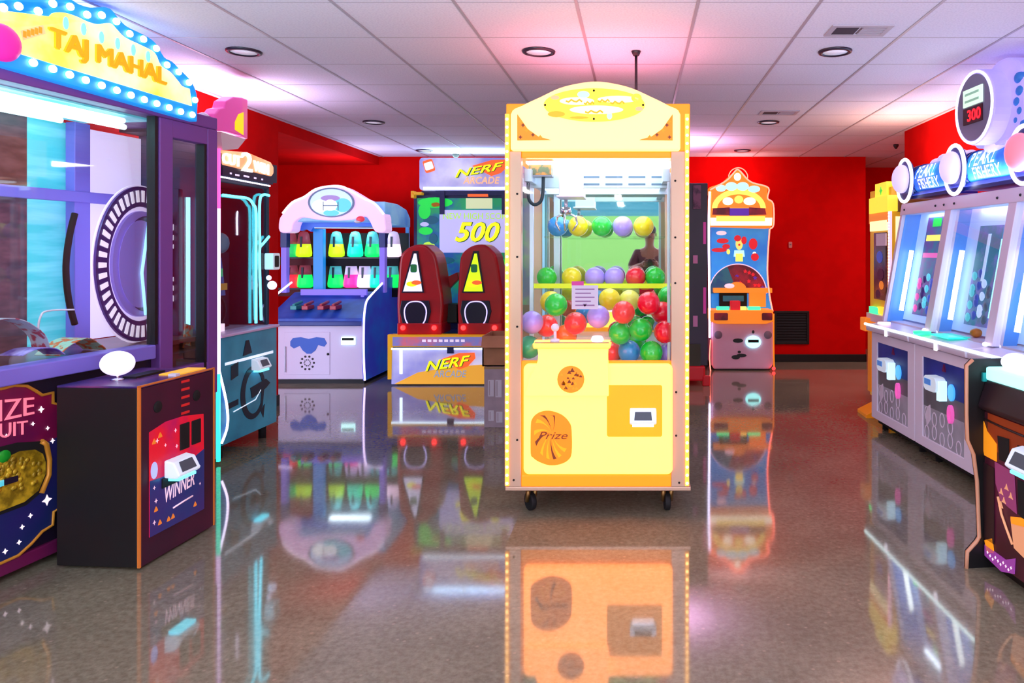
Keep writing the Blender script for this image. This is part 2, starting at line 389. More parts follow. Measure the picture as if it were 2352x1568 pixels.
# ------------------------------------------------------------------ the yellow crane game
def crane():
    F = Frame(-.72, 4.03, 0); Wd, Dp = 1.0146, .95
    h = F.hit
    E('crane panel glow', (1.0, .265, .042), 4.6, base='#f5c860'); E('crane top glow', (1.0, .40, .17), 2.5, base='#d8b060')
    E('crane amber', (1.0, .29, .003), 1.15, base='#b05c04'); E('crane coin amber', (1.0, .33, .003), 1.35, base='#b86404')
    E('crane orange', (1.0, .22, .004), .85, base='#e07808'); E('crane brown', '#7a3208', .3)
    mat('crane alloy', '#cbab92', .42, .55); E('crane bulb', (1.0, .62, .20), 7.0); E('crane strip', (1.0, .42, .05), 1.2)
    E('sign yellow', '#ffd83a', .95); E('sign pale', '#fff2b0', 1.0); E('sign ochre', '#d8a020', .8); E('sign sky', '#a8e0e8', .8); E('sign salmon', '#f0a878', .8)
    t = thing('crane_game', 'tall glowing yellow claw crane cabinet full of colored balls', 'arcade machine', F)
    zb = h(0, 1127)[1]; zs = h(0, 237)[1]; zw0 = h(0, 830)[1]; zw1 = h(0, 362)[1]; zm = h(0, 347)[1]
    # alloy frame: four posts and the rails
    b = MB('crane alloy')
    pw0, pw1 = .018, .088
    for xa, xb in ((pw0, pw1), (Wd-pw1-.02, Wd-pw0)):
        for ya, yb in ((0, .06), (Dp-.06, Dp)): b.box(xa, xb, ya, yb, zb+.02, zm)
    b.box(0, Wd, 0, .05, zb, zb+.022).box(0, Wd, Dp-.05, Dp, zb, zb+.022).box(0, .05, .05, Dp-.05, zb, zb+.022).box(Wd-.05, Wd, .05, Dp-.05, zb, zb+.022)
    b.box(.05, Wd-.05, .05, Dp-.05, zb+.002, zb+.02)
    b.build('frame', t, bevel=.004)
    b = MB('matte black')
    for px, py in ((1188, 445), (1188, 590), (1188, 750), (1551, 415), (1551, 545), (1551, 650), (1553, 900), (1553, 1000), (1188, 1010), (1560, 1108), (1180, 1102)):
        x, z = h(px, py); b.cyl((x, .002, z), (x, -.004, z), .006, n=8)
    b.build('bolt', t)
    # amber lower housing
    b = MB('crane amber')
    b.box(pw1, Wd-pw1-.02, .012, .05, zb+.022, zw0); b.box(pw1, Wd-pw1-.02, .005, .05, zb+.022, h(0, 1092)[1])
    b.build('lower_housing', t, bevel=.004)
    mat('crane side', '#d8a860', .5)
    MB('crane side').box(.02, .032, .06, Dp-.06, zb+.022, zw0).box(Wd-.032, Wd-.02, .06, Dp-.06, zb+.022, zw0).box(.05, Wd-.05, Dp-.03, Dp-.02, zb+.022, zw0).build('side_panel', t)
    # top box
    b = MB('crane amber'); b.box(.004, Wd-.004, .01, Dp, zm-.0, zs); b.box(pw1, Wd-pw1-.02, .006, .05, zw1, zm); b.box(.02, Wd-.02, .05, Dp, zw1+.01, zm)
    b.build('top_housing', t, bevel=.006)
    # arched marquee
    out = sm2(F.hits([(1172, 345), (1172, 262), (1200, 241), (1240, 222), (1285, 201), (1330, 190), (1368, 186), (1406, 190), (1450, 201), (1495, 221), (1535, 241), (1563, 262), (1563, 345)], -.03), 4)
    out = [F.hit(1172, 345, -.03)]+out[4:-4]+[F.hit(1563, 345, -.03)]
    mq = MB('crane top glow').prism(out, -.03, .12).build('marquee', t, bevel=.014, seg=3)
    c = h(1365, 241, -.04); rx = 116*F_scale(F, -.04); rz = 38*F_scale(F, -.04)
    b = MB('sign yellow').prism(ell(c[0], c[1], rx, rz, 40), -.045, -.03)
    k = F_scale(F, -.046)
    def sp(px, py): return h(px, py, -.046)
    for cx_, cy_, ra, rb, m_ in ((1325, 232, 40, 9, 'sign pale'), (1420, 228, 48, 8, 'sign pale'), (1370, 252, 62, 10, 'sign pale'), (1278, 262, 20, 7, 'sign ochre'), (1462, 225, 12, 10, 'sign yellow'), (1275, 224, 10, 5, 'sign salmon'), (1468, 250, 9, 5, 'sign salmon'), (1340, 217, 14, 8, 'sign sky'), (1400, 266, 6, 8, 'sign sky'), (1330, 270, 22, 3, 'sign ochre')):
        p = sp(cx_, cy_); b.m(m_).prism(ell(p[0], p[1], ra*k, rb*k, 20), -.0465-.0002*(cx_ % 7), -.045)
    for x0, x1, yy in ((1300, 1337, 232), (1342, 1364, 237), (1374, 1400, 232), (1402, 1434, 236), (1344, 1385, 257)):
        P = [sp(x0+(x1-x0)*i/6, yy+3*math.sin(i*2.2)) for i in range(7)]
        b.m('sign ochre').tube([(p[0], -.049, p[1]) for p in P], .005, 6)
    b.build('marquee_sign', mq)
    b = MB('matte black')
    for px, py in ((1252, 241), (1477, 241), (1364, 208), (1364, 273)):
        p = sp(px, py); b.ball((p[0], -.047, p[1]), .006, nu=8, nv=6)
    b.build('sign_screw', mq)
    for L in (True, False):
        P = [(1188, 262), (1188, 322), (1264, 321), (1236, 313), (1212, 296), (1198, 276)]
        if not L: P = [(2*1366.5-a, b_) for a, b_ in P]
        q = F.hits(P, -.042); b = MB('crane orange').prism(q, -.042, -.028)
        cx_ = sum(a for a, _ in q)/6
        for j in range(6):
            a, c_ = P[j]; a = a*.6+.4*(1206 if L else 1527); c_ = c_*.6+.4*304
            p = h(a, c_, -.043); b.m('crane brown' if j % 2 else 'crane amber').prism(star(p[0], p[1], .012, 4, .5), -.0435, -.042)
        b.build('corner_panel', mq)
    # LED bead strips on both edges
    for px in (1165, 1578):
        x, _ = h(px, 600, -.004); b = MB('crane strip').box(x-.011, x+.011, -.012, .012, zb+.03, h(0, 262)[1])
        n = 46
        for i in range(n):
            z = zb+.045+i*(h(0, 268)[1]-zb-.06)/(n-1); b.m('crane bulb').ball((x, -.012, z), .0085, nu=8, nv=6)
        b.build('light_strip', t)
    # front panel and console
    q = sm2(F.hits([(1202, 1084), (1202, 1000), (1203, 920), (1203, 850), (1210, 834)], -.03), 3)
    x0, z0 = h(1202, 1090, -.03); x1, z1 = h(1545, 836, -.03)
    pn = MB('crane panel glow').prism(rrect(x0, x1, z0, z1, .03), -.03, .012).build('front_panel', t, bevel=.012, seg=3)
    P = sm2(F.hits([(1204, 910), (1214, 872), (1230, 842), (1236, 820), (1234, 800), (1226, 783)], -.06), 4)
    Q = sm2(F.hits([(1402, 783), (1397, 800), (1396, 826), (1398, 850), (1398, 880), (1398, 910)], -.06), 4)
    con = MB('crane panel glow').prism(P+Q, -.06, .005).build('console', pn, bevel=.014, seg=3)
    lipz = h(0, 788, -.075)[1]; xa = h(1225, 780, -.075)[0]; xb = h(1402, 780, -.075)[0]
    E('console lip', (1, .42, .06), 1.25, base='#e8c060')
    MB('console lip').prism([(xa, lipz-.03), (xb, lipz-.03), (xb+.006, lipz), (xa-.006, lipz)], -.085, .005).build('console_lip', pn, bevel=.008)
    mat('console top', '#b8a888', .3, noise=(14, '#c89048', .4, .7))
    MB('console top').box(xa+.008, xb-.008, -.078, .0, lipz, lipz+.006).build('control_deck', pn)
    x, z = h(1275, 752, -.045)
    MB('white plastic').cyl((x, -.045, lipz), (x, -.045, z), .008).ball((x, -.045, z), .022).lathe((x, -.045, lipz+.006), [(.03, 0), (.024, .012), (.008, .016)], 18).build('joystick', t)
    E('button pink', '#ffd8f0', 1.2)
    x, z = h(1372, 765, -.04)
    MB('button pink').lathe((x, -.04, lipz+.004), [(.034, 0), (.034, .016), (.026, .03), (.0005, .034)], 20).build('button', t)
    # speaker disc, prize door, coin panel
    x, z = h(1311, 871, -.065); k = F_scale(F, -.065)
    b = MB('crane orange').prism(ell(x, z, 31*k, 31*k, 30), -.066, -.06)
    for i in range(26):
        a = random.random()*6.28; r = 26*k*math.sqrt(random.random())
        b.m('crane brown' if i % 2 else 'crane amber').prism(star(x+r*math.cos(a), z+r*math.sin(a), .008+.008*random.random(), 3, .5), -.0675, -.066)
    b.build('speaker_grille', pn)
    k = F_scale(F, -.034)
    P = sm2(F.hits([(1219, 1040), (1219, 985), (1222, 962), (1238, 947), (1262, 943), (1290, 952), (1308, 970), (1313, 990), (1313, 1040), (1304, 1057), (1285, 1066), (1262, 1068), (1238, 1060), (1224, 1050)], -.034), 4, True)
    dr = MB('crane orange').prism(P, -.036, -.03)
    cxp, czp = h(1268, 995, -.036)
    for i, a in enumerate((100, 122, 150, 175, 205, 228, 250, 268, 290, 60)):
        A = math.radians(a); pts = []
        for sgn in (-1, 1):
            for q_ in range(6):
                r = (.012+.11*q_/5) if sgn < 0 else (.012+.11*(5-q_)/5)
                aa = A+.5*(r/.12)+sgn*.09*(r/.12); pts.append((cxp+r*math.cos(aa)*.8, czp+r*math.sin(aa)*1.15))
        lo, hi = h(1219, 1066, -.036), h(1313, 945, -.036)
        pts = [(min(max(a_, lo[0]+.006), hi[0]-.006), min(max(c_, lo[1]+.02), hi[1]-.02)) for a_, c_ in pts]
        dr.m('crane brown' if i % 3 == 0 else 'crane coin amber').prism(pts, -.0365-.0002*i, -.036)
    p0 = h(1236, 1008, -.037); p1 = h(1304, 991, -.037)
    dr.m('crane brown').text('Prize', (p0[0], p1[0], p0[1], p1[1]), -.039, .002, .35)
    dr.build('prize_door', pn)
    x0, z0 = h(1394, 1003, -.036); x1, z1 = h(1521, 884, -.036)
    cp = MB('crane coin amber').prism(rrect(x0, x1, z0, z1, .012), -.036, -.03).build('coin_panel', pn, bevel=.003)
    x, z = h(1477, 957, -.05); reader(t, x, -.036, z, .95, 'white glow')
    # inside
    zd = h(0, 806, .12)[1]-.0705
    mat('deck white', '#d8d4dc', .5)
    MB('deck white').box(.05, Wd-.05, .06, Dp-.04, zd-.03, zd).build('deck', t)
    mat('mirror', (.62, .74, .66), .015, 1.0)
    MB('mirror').box(.05, Wd-.05, Dp-.035, Dp-.025, zd, zw1+.01).build('back_mirror', t)
    E('crane inner light', '#e6f2ff', 4.8)
    MB('crane inner light').box(.10, Wd-.10, .09, .80, zw1-.02, zw1-.008).build('light_panel', t, label='bright white light panel')
    MB('window glass').box(pw1, Wd-pw1-.02, .028, .032, zw0, zw1).build('front_window', t)
    MB('window glass').box(.022, .026, .06, Dp-.06, zw0, zw1).build('side_window', t)
    MB('window glass').box(Wd-.026, Wd-.022, .06, Dp-.06, zw0, zw1).build('side_window', t)
    mat('rail alloy', '#cfe2f2', .3, .6); E('rail tint', '#8fd0f0', .25)
    mat('slot grey', '#5d7486', .6)
    b = MB('rail alloy')
    for yy in (.30, .78): b.box(.09, Wd-.09, yy, yy+.03, zw1-.14, zw1-.05)
    b.box(.09, .13, .1, .82, zw1-.12, zw1-.05).box(Wd-.15, Wd-.11, .1, .82, zw1-.12, zw1-.05)
    for i in range(4):
        for zz in (zw1-.075, zw1-.118):
            x = .40+i*.135; b.m('slot grey').box(x, x+.10, .298, .301, zz-.006, zz+.006)
    b.build('gantry_rail', t, bevel=.003)
    # left inner posts and strips
    b = MB("rail alloy").box(.06, .085, .5, .53, zd, zw1-.12).box(.17, .21, .84, .87, zd, zw1-.12).m('rail tint').box(.095, .11, .84, .86, zd, zw1-.12).m('rail alloy').box(Wd-.125, Wd-.108, .10, .13, zd, zw1-.12)
    b.build('inner_post', t, bevel=.003)
    x, z = h(1315, 428, .35)
    cg = MB('white plastic').box(x-.07, x+.07, .24, .46, z-.065, z+.06).box(x-.085, x+.075, .23, .47, z-.072, z-.06).build('claw_carriage', t, bevel=.005)
    x, z = h(1300, 490, .42)
    b = MB('chrome').cyl((x, .42, z+.09), (x, .42, z+.02), .010).lathe((x, .42, z), [(.0005, .04), (.03, .035), (.034, 0), (.012, -.012), (.0005, -.012)], 16)
    for i in range(3):
        a = 2*PI*i/3+.5; dx, dy = math.cos(a), math.sin(a)
        b.tube([(x+.02*dx, .42+.02*dy, z), (x+.065*dx, .42+.065*dy, z-.02), (x+.075*dx, .42+.075*dy, z-.06), (x+.045*dx, .42+.045*dy, z-.105)], [.007, .007, .007, .005], 6)
    b.build('claw', cg)
    U = [h(px, py, .2) for px, py in ((1214, 405), (1213, 440), (1216, 460), (1228, 470), (1242, 462), (1247, 440), (1248, 405))]
    MB('black').tube([(a, .2, c_) for a, c_ in [(v[0], v[1]) for v in sm2(U, 4)]], .010, 8).build('cable', t)
    x0, z0 = h(1214, 402, .16); x1, z1 = h(1266, 371, .16)
    mat('box art', '#5a6a3a', .6, noise=(30, '#d88a30', .45, .6)); 
    MB('box art').box(x0, x1, .16, .24, z0, z1).m('grey metal').box(x0-.005, x1+.005, .155, .245, z0-.008, z0).box(x0-.005, x1+.005, .155, .245, z1, z1+.006).build('control_box', t)
    zsh = h(0, 543, .67)[1]
    MB('clear acrylic').box(.14, Wd-.12, .58, .78, zsh-.010, zsh).build('shelf', t)
    zl = h(0, 652, .84)[1]; E('rail lime', '#c8d818', .5)
    MB('rail lime').box(.06, Wd-.07, .60, .612, h(0, 662, .6)[1], h(0, 651, .6)[1]).m('clear acrylic').box(.06, Wd-.07, .612, .80, h(0, 662, .6)[1]-.01, h(0, 662, .6)[1]).build('ball_ledge', t)
    x0, z0 = h(1313, 710, .018); x1, z1 = h(1374, 655, .018)
    mat('card paper', '#d6d2e6', .6, alpha=.85); E('card magenta', '#b02880', .4); mat('card ink', '#8a6a9a', .6)
    b = MB('card paper').box(x0, x1, .018, .02, z0, z1).m('card magenta').box(x0, x0+.066, .0175, .018, z1, z1+.022)
    for i in range(5): b.m('card ink').box(x0+.02, x1-.02-.02*(i % 2), .017, .018, z1-.025-i*.022, z1-.018-i*.022)
    b.prism([((x0+x1)/2-.012, z0+.03), ((x0+x1)/2+.012, z0+.03), ((x0+x1)/2, z0+.012)], .017, .018)
    b.build('instruction_card', t)
    # casters
    for px, yy in ((1222, .12), (1533, .12), (1240, .82), (1520, .82)):
        x = h(px, 1150, .12)[0]; ang = .6 if px < 1400 else .1
        cst = MB('brass').lathe((x, yy, 0), [(.028, zb), (.028, zb-.014), (.016, zb-.02), (.016, zb-.03)], 14)
        c_, s_ = math.cos(ang), math.sin(ang)
        for sd in (-1, 1):
            ox, oy = sd*.022*c_, sd*.022*s_
            cst.tube([(x+ox, yy+oy, zb-.028), (x+ox-.02*s_, yy+oy+.02*c_, .052)], [.016, .012], 6)
        cs = cst.build('caster', t)
        MB('rubber').tube([(x-.02*s_-.016*c_, yy+.02*c_-.016*s_, .052), (x-.02*s_+.016*c_, yy+.02*c_+.016*s_, .052)], .052, 20).build('wheel', cs, bevel=.006)
    return F, zd, zsh
def F_scale(F, yo): return (F.oy+yo)/FPX
CF, ZD, ZSH = crane()

# the balls in the crane
for nm, c in (('green', '#04d038'), ('yellow', '#f2e206'), ('lavender', '#b094f4'), ('red', '#f20430'), ('blue', '#1a8ee0'), ('pale', '#e6ea60'), ('teal', '#14a878'), ('orange', '#f06a20')):
    mat('ball '+nm, c, .25, coat=.4)
BALLS = []
def place_ball(px, py, D0, col, label, R=.065, fixed=False):
    D = D0
    while True:
        x, y, z = at(px, py, D)
        if fixed or all((Vector((x, y, z))-Vector(q)).length > 2*R-.002 for q in BALLS) or D > 4.86: break
        D += .01
    BALLS.append((x, y, z))
    o = MB('ball '+col).ball((0, 0, 0), R, nu=24, nv=16).build('toy_ball'); o.location = (x, y, z)
    tag(o, label, 'ball', 'colored balls in the crane game')
    return o
DS = 4.03+.67
for px, c, l in ((1281, 'blue', 'blue ball at the left end of the clear shelf'), (1328, 'yellow', 'yellow ball second from left on the clear shelf, under the claw'), (1382, 'green', 'green ball in the middle of the clear shelf'), (1430, 'lavender', 'lavender ball on the clear shelf'), (1478, 'yellow', 'yellow ball at the right end of the clear shelf')):
    x, y, _ = at(px, 518, DS); o = place_ball(px, 518, DS, c, l, fixed=True); o.location.z = ZSH+.065; BALLS[-1] = tuple(o.location)
for px, py, D, c, l in (
    (1490, 696, 4.17, 'red', 'big red ball high on the right of the pile, the largest red'), (1432, 717, 4.16, 'red', 'red ball above the two green balls'),
    (1374, 727, 4.17, 'lavender', 'lavender ball right behind the console button'), (1277, 700, 4.17, 'green', 'large green ball at left above the joystick'),
    (1528, 762, 4.16, 'red', 'red ball low at the right window edge'), (1472, 757, 4.16, 'green', 'green ball under the big red one'),
    (1424, 765, 4.17, 'green', 'green ball beside the right edge of the console'), (1496, 809, 4.15, 'green', 'green ball in the bottom row, right'),
    (1445, 807, 4.15, 'blue', 'blue ball in the bottom row by the window edge'), (1403, 809, 4.20, 'red', 'red ball in the bottom row partly behind the console'),
    (1538, 812, 4.22, 'lavender', 'lavender ball at the bottom right corner of the window'), (1222, 740, 4.18, 'lavender', 'lavender ball at the left window edge'),
    (1215, 797, 4.17, 'teal', 'teal ball at the bottom left corner of the window'), (1256, 748, 4.26, 'red', 'red ball left behind the joystick'),
    (1322, 742, 4.24, 'red', 'red ball behind the instruction card and console'), (1522, 718, 4.28, 'red', 'red ball squeezed behind the big red ball at right'),
    (1348, 716, 4.36, 'blue', 'blue ball peeking below the instruction card'), (1400, 687, 4.40, 'yellow', 'yellow ball right of the instruction card'),
    (1446, 690, 4.46, 'pale', 'pale yellow ball behind two red balls'), (1536, 682, 4.34, 'green', 'green ball cut by the right post below the lime rail'),
    (1265, 693, 4.40, 'yellow', 'yellow ball almost hidden behind the large green ball'), (1460, 790, 4.34, 'green', 'dark green ball deep between the bottom row'),
    (1300, 770, 4.34, 'orange', 'orange ball peeking between the joystick and a red ball')):
    place_ball(px, py, D, c, l)
for px, py, c, l in ((1256, 645, 'green', 'green ball at the left end of the lime ledge'), (1313, 643, 'yellow', 'yellow ball on the lime ledge above the card'), (1366, 645, 'lavender', 'left one of two lavender balls on the lime ledge'), (1411, 645, 'lavender', 'right one of two lavender balls on the lime ledge'), (1460, 647, 'red', 'red ball on the lime ledge'), (1505, 642, 'green', 'green ball at the right end of the lime ledge')):
    o = place_ball(px, py, 4.03+.69, c, l, fixed=True); o.location.z = CF.hit(0, 662, .6)[1]+.066

# ------------------------------------------------------------------ left: big pusher with the arched bulb marquee
def pusher():
    F = Frame(-2.76, 3.2, 82.8); h = F.hit
    mat('plum metal', '#7a4a9a', .35, .1); mat('violet metal', '#8478dc', .4, .1); mat('plum dark', '#1c1028', .5); mat('plum red', '#6a1048', .5)
    E('marquee blue', '#0d86dc', .75); E('marquee yellow', '#fbe94a', .95, noise=(2.2, '#fff0b4', .42, .62)); E('marquee cream', '#fff0dc', .95)
    E('bulb white', '#f2fbff', 5.0); E('letter orange', '#f59a0e', .8); E('letter edge', '#ff8a20', .9); E('drop teal', '#7de8c8', .9); E('tag salmon', '#ffb27a', .9)
    L0, L1 = -.85, 1.355
    t = thing('coin_pusher', 'big glass-sided prize pusher with bulb-lined arched TAJ MAHAL marquee', 'arcade machine', F)
    zs0 = h(368, 812)[1]; zs1 = h(368, 789)[1]; zt0 = h(365, 268)[1]; zt1 = h(365, 238)[1]
    # base
    MB('plum dark').box(L0, L1, .05, .60, .07, zs0-.02).build('base', t, bevel=.01)
    MB('plum red').box(L0, L1, .03, .60, .03, .09).build('plinth', t, bevel=.006)
    b = MB('violet metal').box(L0, .86, -.015, .10, zs0-.02, zs1); b.build('sill_rail', t, bevel=.006)
    b = MB('plum metal').box(L0, L1, -.01, .10, zt0, zt1)
    b.box(L0, L1, .10, .60, zt0+.02, zt1); b.build('top_rail', t, bevel=.006)
    for pa, pb in ((366, 396), (476, 498)):
        xa, xb = h(pa, 500)[0], h(pb, 500)[0]
        MB('plum metal').box(xa, xb, -.005, .07, zs0-.30, zt0).build('post', t, bevel=.005)
    xa = h(356, 500)[0]; MB('black').box(xa, xa+.02, .0, .05, zs1, zt0).build('window_gasket', t)
    xa, xb = h(396, 500)[0], h(476, 500)[0]
    for z0_, z1_ in ((zt0-.10, zt0), (.55, h(440, 838)[1])): MB('plum metal').box(xa, xb, -.002, .06, z0_, z1_).build('side_frame', t, bevel=.004)
    MB('window glass').box(L0, h(362, 500)[0], .02, .026, zs1, zt0).build('window_pane', t)
    MB('window glass').box(xa, xb, .02, .026, h(440, 838)[1], zt0-.10).build('side_pane', t)
    MB('black').box(xb-.03, xb-.012, -.004, .05, .72, zt0-.10).build('window_gasket', t)
    # marquee
    yo = -.05
    top = [(453, 280), (455, 231), (449, 204), (435, 180), (416, 161), (396, 141), (378, 131), (361, 102), (343, 86), (318, 73), (290, 59), (271, 39), (257, 22), (241, 16), (214, 18), (184, 10), (160, -4), (120, -16), (60, -14), (30, -4), (0, 2)]
    P = F.hits(top, yo); P = [P[0]]+sm2(P[1:], 3); zl = P[-1][1]
    Q = [(-.30, zl-.02), (-.55, zl-.10), (-.75, zl-.25), (L0, zl-.42), (L0, h(57, 151, yo)[1])]
    mq = MB('marquee blue').prism(P+Q, yo, .06).build('marquee', t, bevel=.006)
    inn = [(438, 243), (433, 204), (416, 198), (408, 188), (388, 165), (367, 151), (353, 122), (326, 106), (284, 86), (265, 67), (249, 53), (222, 56), (196, 49), (173, 38), (143, 29), (118, 31), (102, 49), (80, 44), (57, 37), (29, 46), (0, 41)]
    P = F.hits(inn, yo); P = [P[0]]+sm2(P[1:], 3); zl = P[-1][1]
    P += [(-.3, zl-.06), (-.55, zl-.16), (L0+.08, zl-.32), (L0+.08, h(55, 116, yo)[1])]
    face = MB('marquee yellow').prism(P, yo-.008, yo).build('face', mq)
    a0, a1 = h(112, 130, yo-.01), h(378, 215, yo-.01); b0 = h(112, 62, yo-.01)
    def fn(u, v):
        x = a0[0]+u*(a1[0]-a0[0]); lo = a0[1]+.02+(a1[1]-a0[1])*u; hi = b0[1]+(h(378, 160, yo)[1]-b0[1])*u
        return x, lo+v*(hi-lo)
    b = MB('letter orange'); 
    for dx_, dz_ in ((-.006, 0), (.006, .003), (0, -.004)): b.text('TAJ MAHAL', None, yo-.010-.0004*dx_/.006, .012, 0, 0, lambda u, v: tuple(a+c for a, c in zip(fn(u, v), (dx_, dz_))))
    b.build('lettering', mq)
    b = MB('tag salmon').prism(F.hits([(47, 70), (100, 57), (106, 78), (54, 93)], yo-.012), yo-.012, yo-.008)
    for i in range(5):
        p = h(58+i*9, 79-i*2.4, yo-.013); b.m('letter edge').box(p[0]-.010, p[0]+.006, yo-.0135, yo-.012, p[1]-.014, p[1]+.014)
    b.build('sign_tag', mq)
    for px, py in ((151, 53), (192, 67), (233, 86), (270, 100), (306, 115), (340, 130)):
        p = h(px, py, yo-.01); MB('drop teal').prism(ell(p[0], p[1], .014, .03, 14), yo-.013, yo-.008).build('lamp_drop', mq)
    p = h(20, 102, yo-.02)
    E('orb magenta', '#b8189a', .55, noise=(2, '#e0289a', .4, .6))
    MB('orb magenta').ball((p[0]-.03, yo-.02, p[1]), .085, (1, .4, .95), 20, 14).build('orb', mq)
    bulbs = [(40, 85), (215, 70), (435, 125), (600, 40), (795, 75), (985, 165), (1150, 170), (1315, 240), (1465, 380), (1620, 440), (1765, 545), (1885, 730), (2015, 810), (2130, 930), (2200, 1125), (2170, 1290), (380, 705), (600, 775), (790, 840), (970, 900), (1150, 960), (1320, 1015), (1480, 1070), (1630, 1120), (1770, 1165), (1910, 1210), (2040, 1255)]
    first = None
    for bx, by in bulbs:
        p = h(bx/4.9, by/4.9, yo-.012)
        if first is None: o = first = MB('bulb white').ball((0, 0, 0), .018, (1, .8, 1), 12, 8).build('bulb', mq)
        else: o = first.copy(); COL.objects.link(o); o.parent = mq
        o.location = (p[0], yo-.010, p[1])
    # inside: deck, back panels, tubes
    mat('pusher brown', '#4a2a36', .3, noise=(9, '#7a4a50', .35, .7, (1, 1, 3))); E('panel cyan', '#3fbfc8', .55, noise=(3, '#7fd8e4', .4, .7, (.6, 1, 6)))
    E('panel lilac', '#e4d8fa', .75); mat('ring violet', '#4a3488', .4); E('ring pale', '#f4ecff', .75); E('dial lilac', '#8a78d4', .4); E('dial deep', '#241a60', .2); E('needle', '#a8f0ff', 1.5); E('gem green', '#18b078', .7)
    MB('pusher brown').box(L0+.02, L1-.02, .10, .60, zs0+.02, zs0+.045).build('play_deck', t)
    yb = .585
    def slab(pa, pb, m_, name, y0=yb, z0=zs0+.045, z1=zt0-.02):
        xa, xb = h(pa, 500, y0)[0], h(pb, 500, y0)[0]; return MB(m_).box(xa, xb, y0, y0+.012, z0, z1).build(name, t)
    MB('pusher brown').box(L0, h(62, 500, yb)[0], yb, yb+.012, zs0, zt0-.02).build('back_panel', t, label='brown mottled panel painted as the room reflected in the glass')  # brown mottling stands for the room's reflection in the window glass
    slab(62, 182, 'panel cyan', 'back_panel'); MB('panel lilac').box(h(182, 500, .60)[0], 1.505, .64, .652, zs0+.045, zt0-.02).build('back_panel', t)
    xa, xb = h(172, 500, .50)[0], h(208, 500, .50)[0]
    MB('violet metal').box(xa, xb, .50, .56, zs0+.045, zt0-.02).build('inner_post', t, bevel=.004)
    zc0, zc1 = h(205, 466, .49)[1], h(205, 441, .49)[1]
    MB('violet metal').box(L0, h(362, 500, .49)[0], .49, .52, zc0, zc1).build('cross_bar', t, bevel=.004)
    P = F.hits([(172, 490), (160, 540), (152, 600), (153, 650), (160, 700), (172, 745)], .47)
    MB('matte black').tube([(v.x, .47, v.z) for v in smooth_path([(a, 0, c) for a, c in P], 5)], .016, 8).build('hoop', t)
    P = F.hits([(95, 790), (88, 760), (92, 730), (108, 714), (170, 711)], .3)
    MB('white plastic').tube([(v.x, .3, v.z) for v in smooth_path([(a, 0, c) for a, c in P], 5)], .005, 6).build('wire', t)
    # wheel: a true circle, turned a little
    c = h(312, 606, .25); R = .448
    b = MB('panel lilac').prism(ell(0, 0, R*1.02, R*1.02, 48), .012, .02)
    b.m('ring violet').ring(ell(0, 0, R, R, 60), ell(0, 0, R*.74, R*.74, 60), 0, .012)
    for i in range(44):
        a = 2*PI*i/44; w_ = .035
        q = [(R*.80*math.cos(a-w_), R*.80*math.sin(a-w_)), (R*.95*math.cos(a-w_), R*.95*math.sin(a-w_)), (R*.95*math.cos(a+w_), R*.95*math.sin(a+w_)), (R*.80*math.cos(a+w_), R*.80*math.sin(a+w_))]
        b.m('ring pale').prism(q, -.004, 0)
    b.m('dial lilac').prism(ell(-.02, 0, R*.66, R*.68, 40), -.010, .006)
    b.m('dial deep').prism(ell(.02, .0, R*.56, R*.62, 40), -.016, -.010)
    b.m('dial lilac').prism(ell(-.05, 0, R*.50, R*.56, 40), -.020, -.016)
    b.m('needle').tube([(.02, -.026, R*.60), (-.06, -.026, -.05), (-.02, -.026, -R*.66)], .009, 6)
    b.m('gem green').ball((.05, -.02, R*.52), .045, (1, .3, 1), 12, 8)
    b.build('wheel', t, loc=(c[0]+.05, .25, c[1]), rz=math.radians(14))
    x_ = h(432, 600, .28)[0]; mat('end navy', '#123a60', .4)
    MB('end navy').box(x_-.06, x_-.02, .30, .36, .9, 1.85).build('inner_rail', t, bevel=.004)
    MB('cyan glow').cyl((x_, .28, .95), (x_, .28, 1.80), .012, n=10).build('light_tube', t)
    EP = [(L1-.01, .075), (1.53, .24), (1.53, .66), (1.51, .66), (1.51, .25), (L1-.03, .085)]
    MB('end navy').prism(EP, .09, zt0, 'z').build('end_panel', t, label='dark navy far end panel')
    MB('plum dark').prism([(L1, .08), (1.53, .24), (1.53, .60), (L1, .60)], .07, zs0+.04, 'z').prism([(L1, .10), (1.53, .25), (1.53, .66), (L1, .66)], zt0, zt1, 'z').build('end_deck', t)
    x_ = h(446, 600, .30)[0]; MB('panel lilac').box(x_-.03, x_+.03, .24, .26, .9, 1.9).build('lilac_strip', t)
    # lower left graphic panel
    E('tube cyan', '#c4fbff', 3.2); E('ceil panel cyan', '#46c6d6', .5, noise=(4, '#a8eef4', .4, .7, (1, 5, 1)))
    MB('ceil panel cyan').box(L0, h(283, 270, .3)[0], .10, .55, zt0-.01, zt0).build('light_housing', t)
    for y_, p_ in ((.14, 283), (.30, 286), (.46, 140)):
        x1 = h(p_, 285, y_)[0]; MB('tube cyan').cyl((L0, y_, zt0-.035), (x1, y_, zt0-.035), .016, n=10).build('light_tube', t)
    lamp('pusher_lamp', 'AREA', F.world(.1, .3, zt0-.06), 6, (.62, .88, 1.0), .4, (0, 0, F.a), sy=.3)
    E('panel magenta', '#5c0c3e', .18, noise=(2.5, '#8a0c38', .4, .65)); E('panel navy', '#10204e', .22, noise=(2.5, '#251a5c', .4, .65)); mat('gold edge', '#c8862a', .4, .3, es=.15)
    mat('gold coins', '#8a7210', .4, .2, noise=(26, '#e0bc28', .4, .65)); E('star white', '#ffe8f0', .9); mat('gem', '#18a028', .2)
    yo = .03
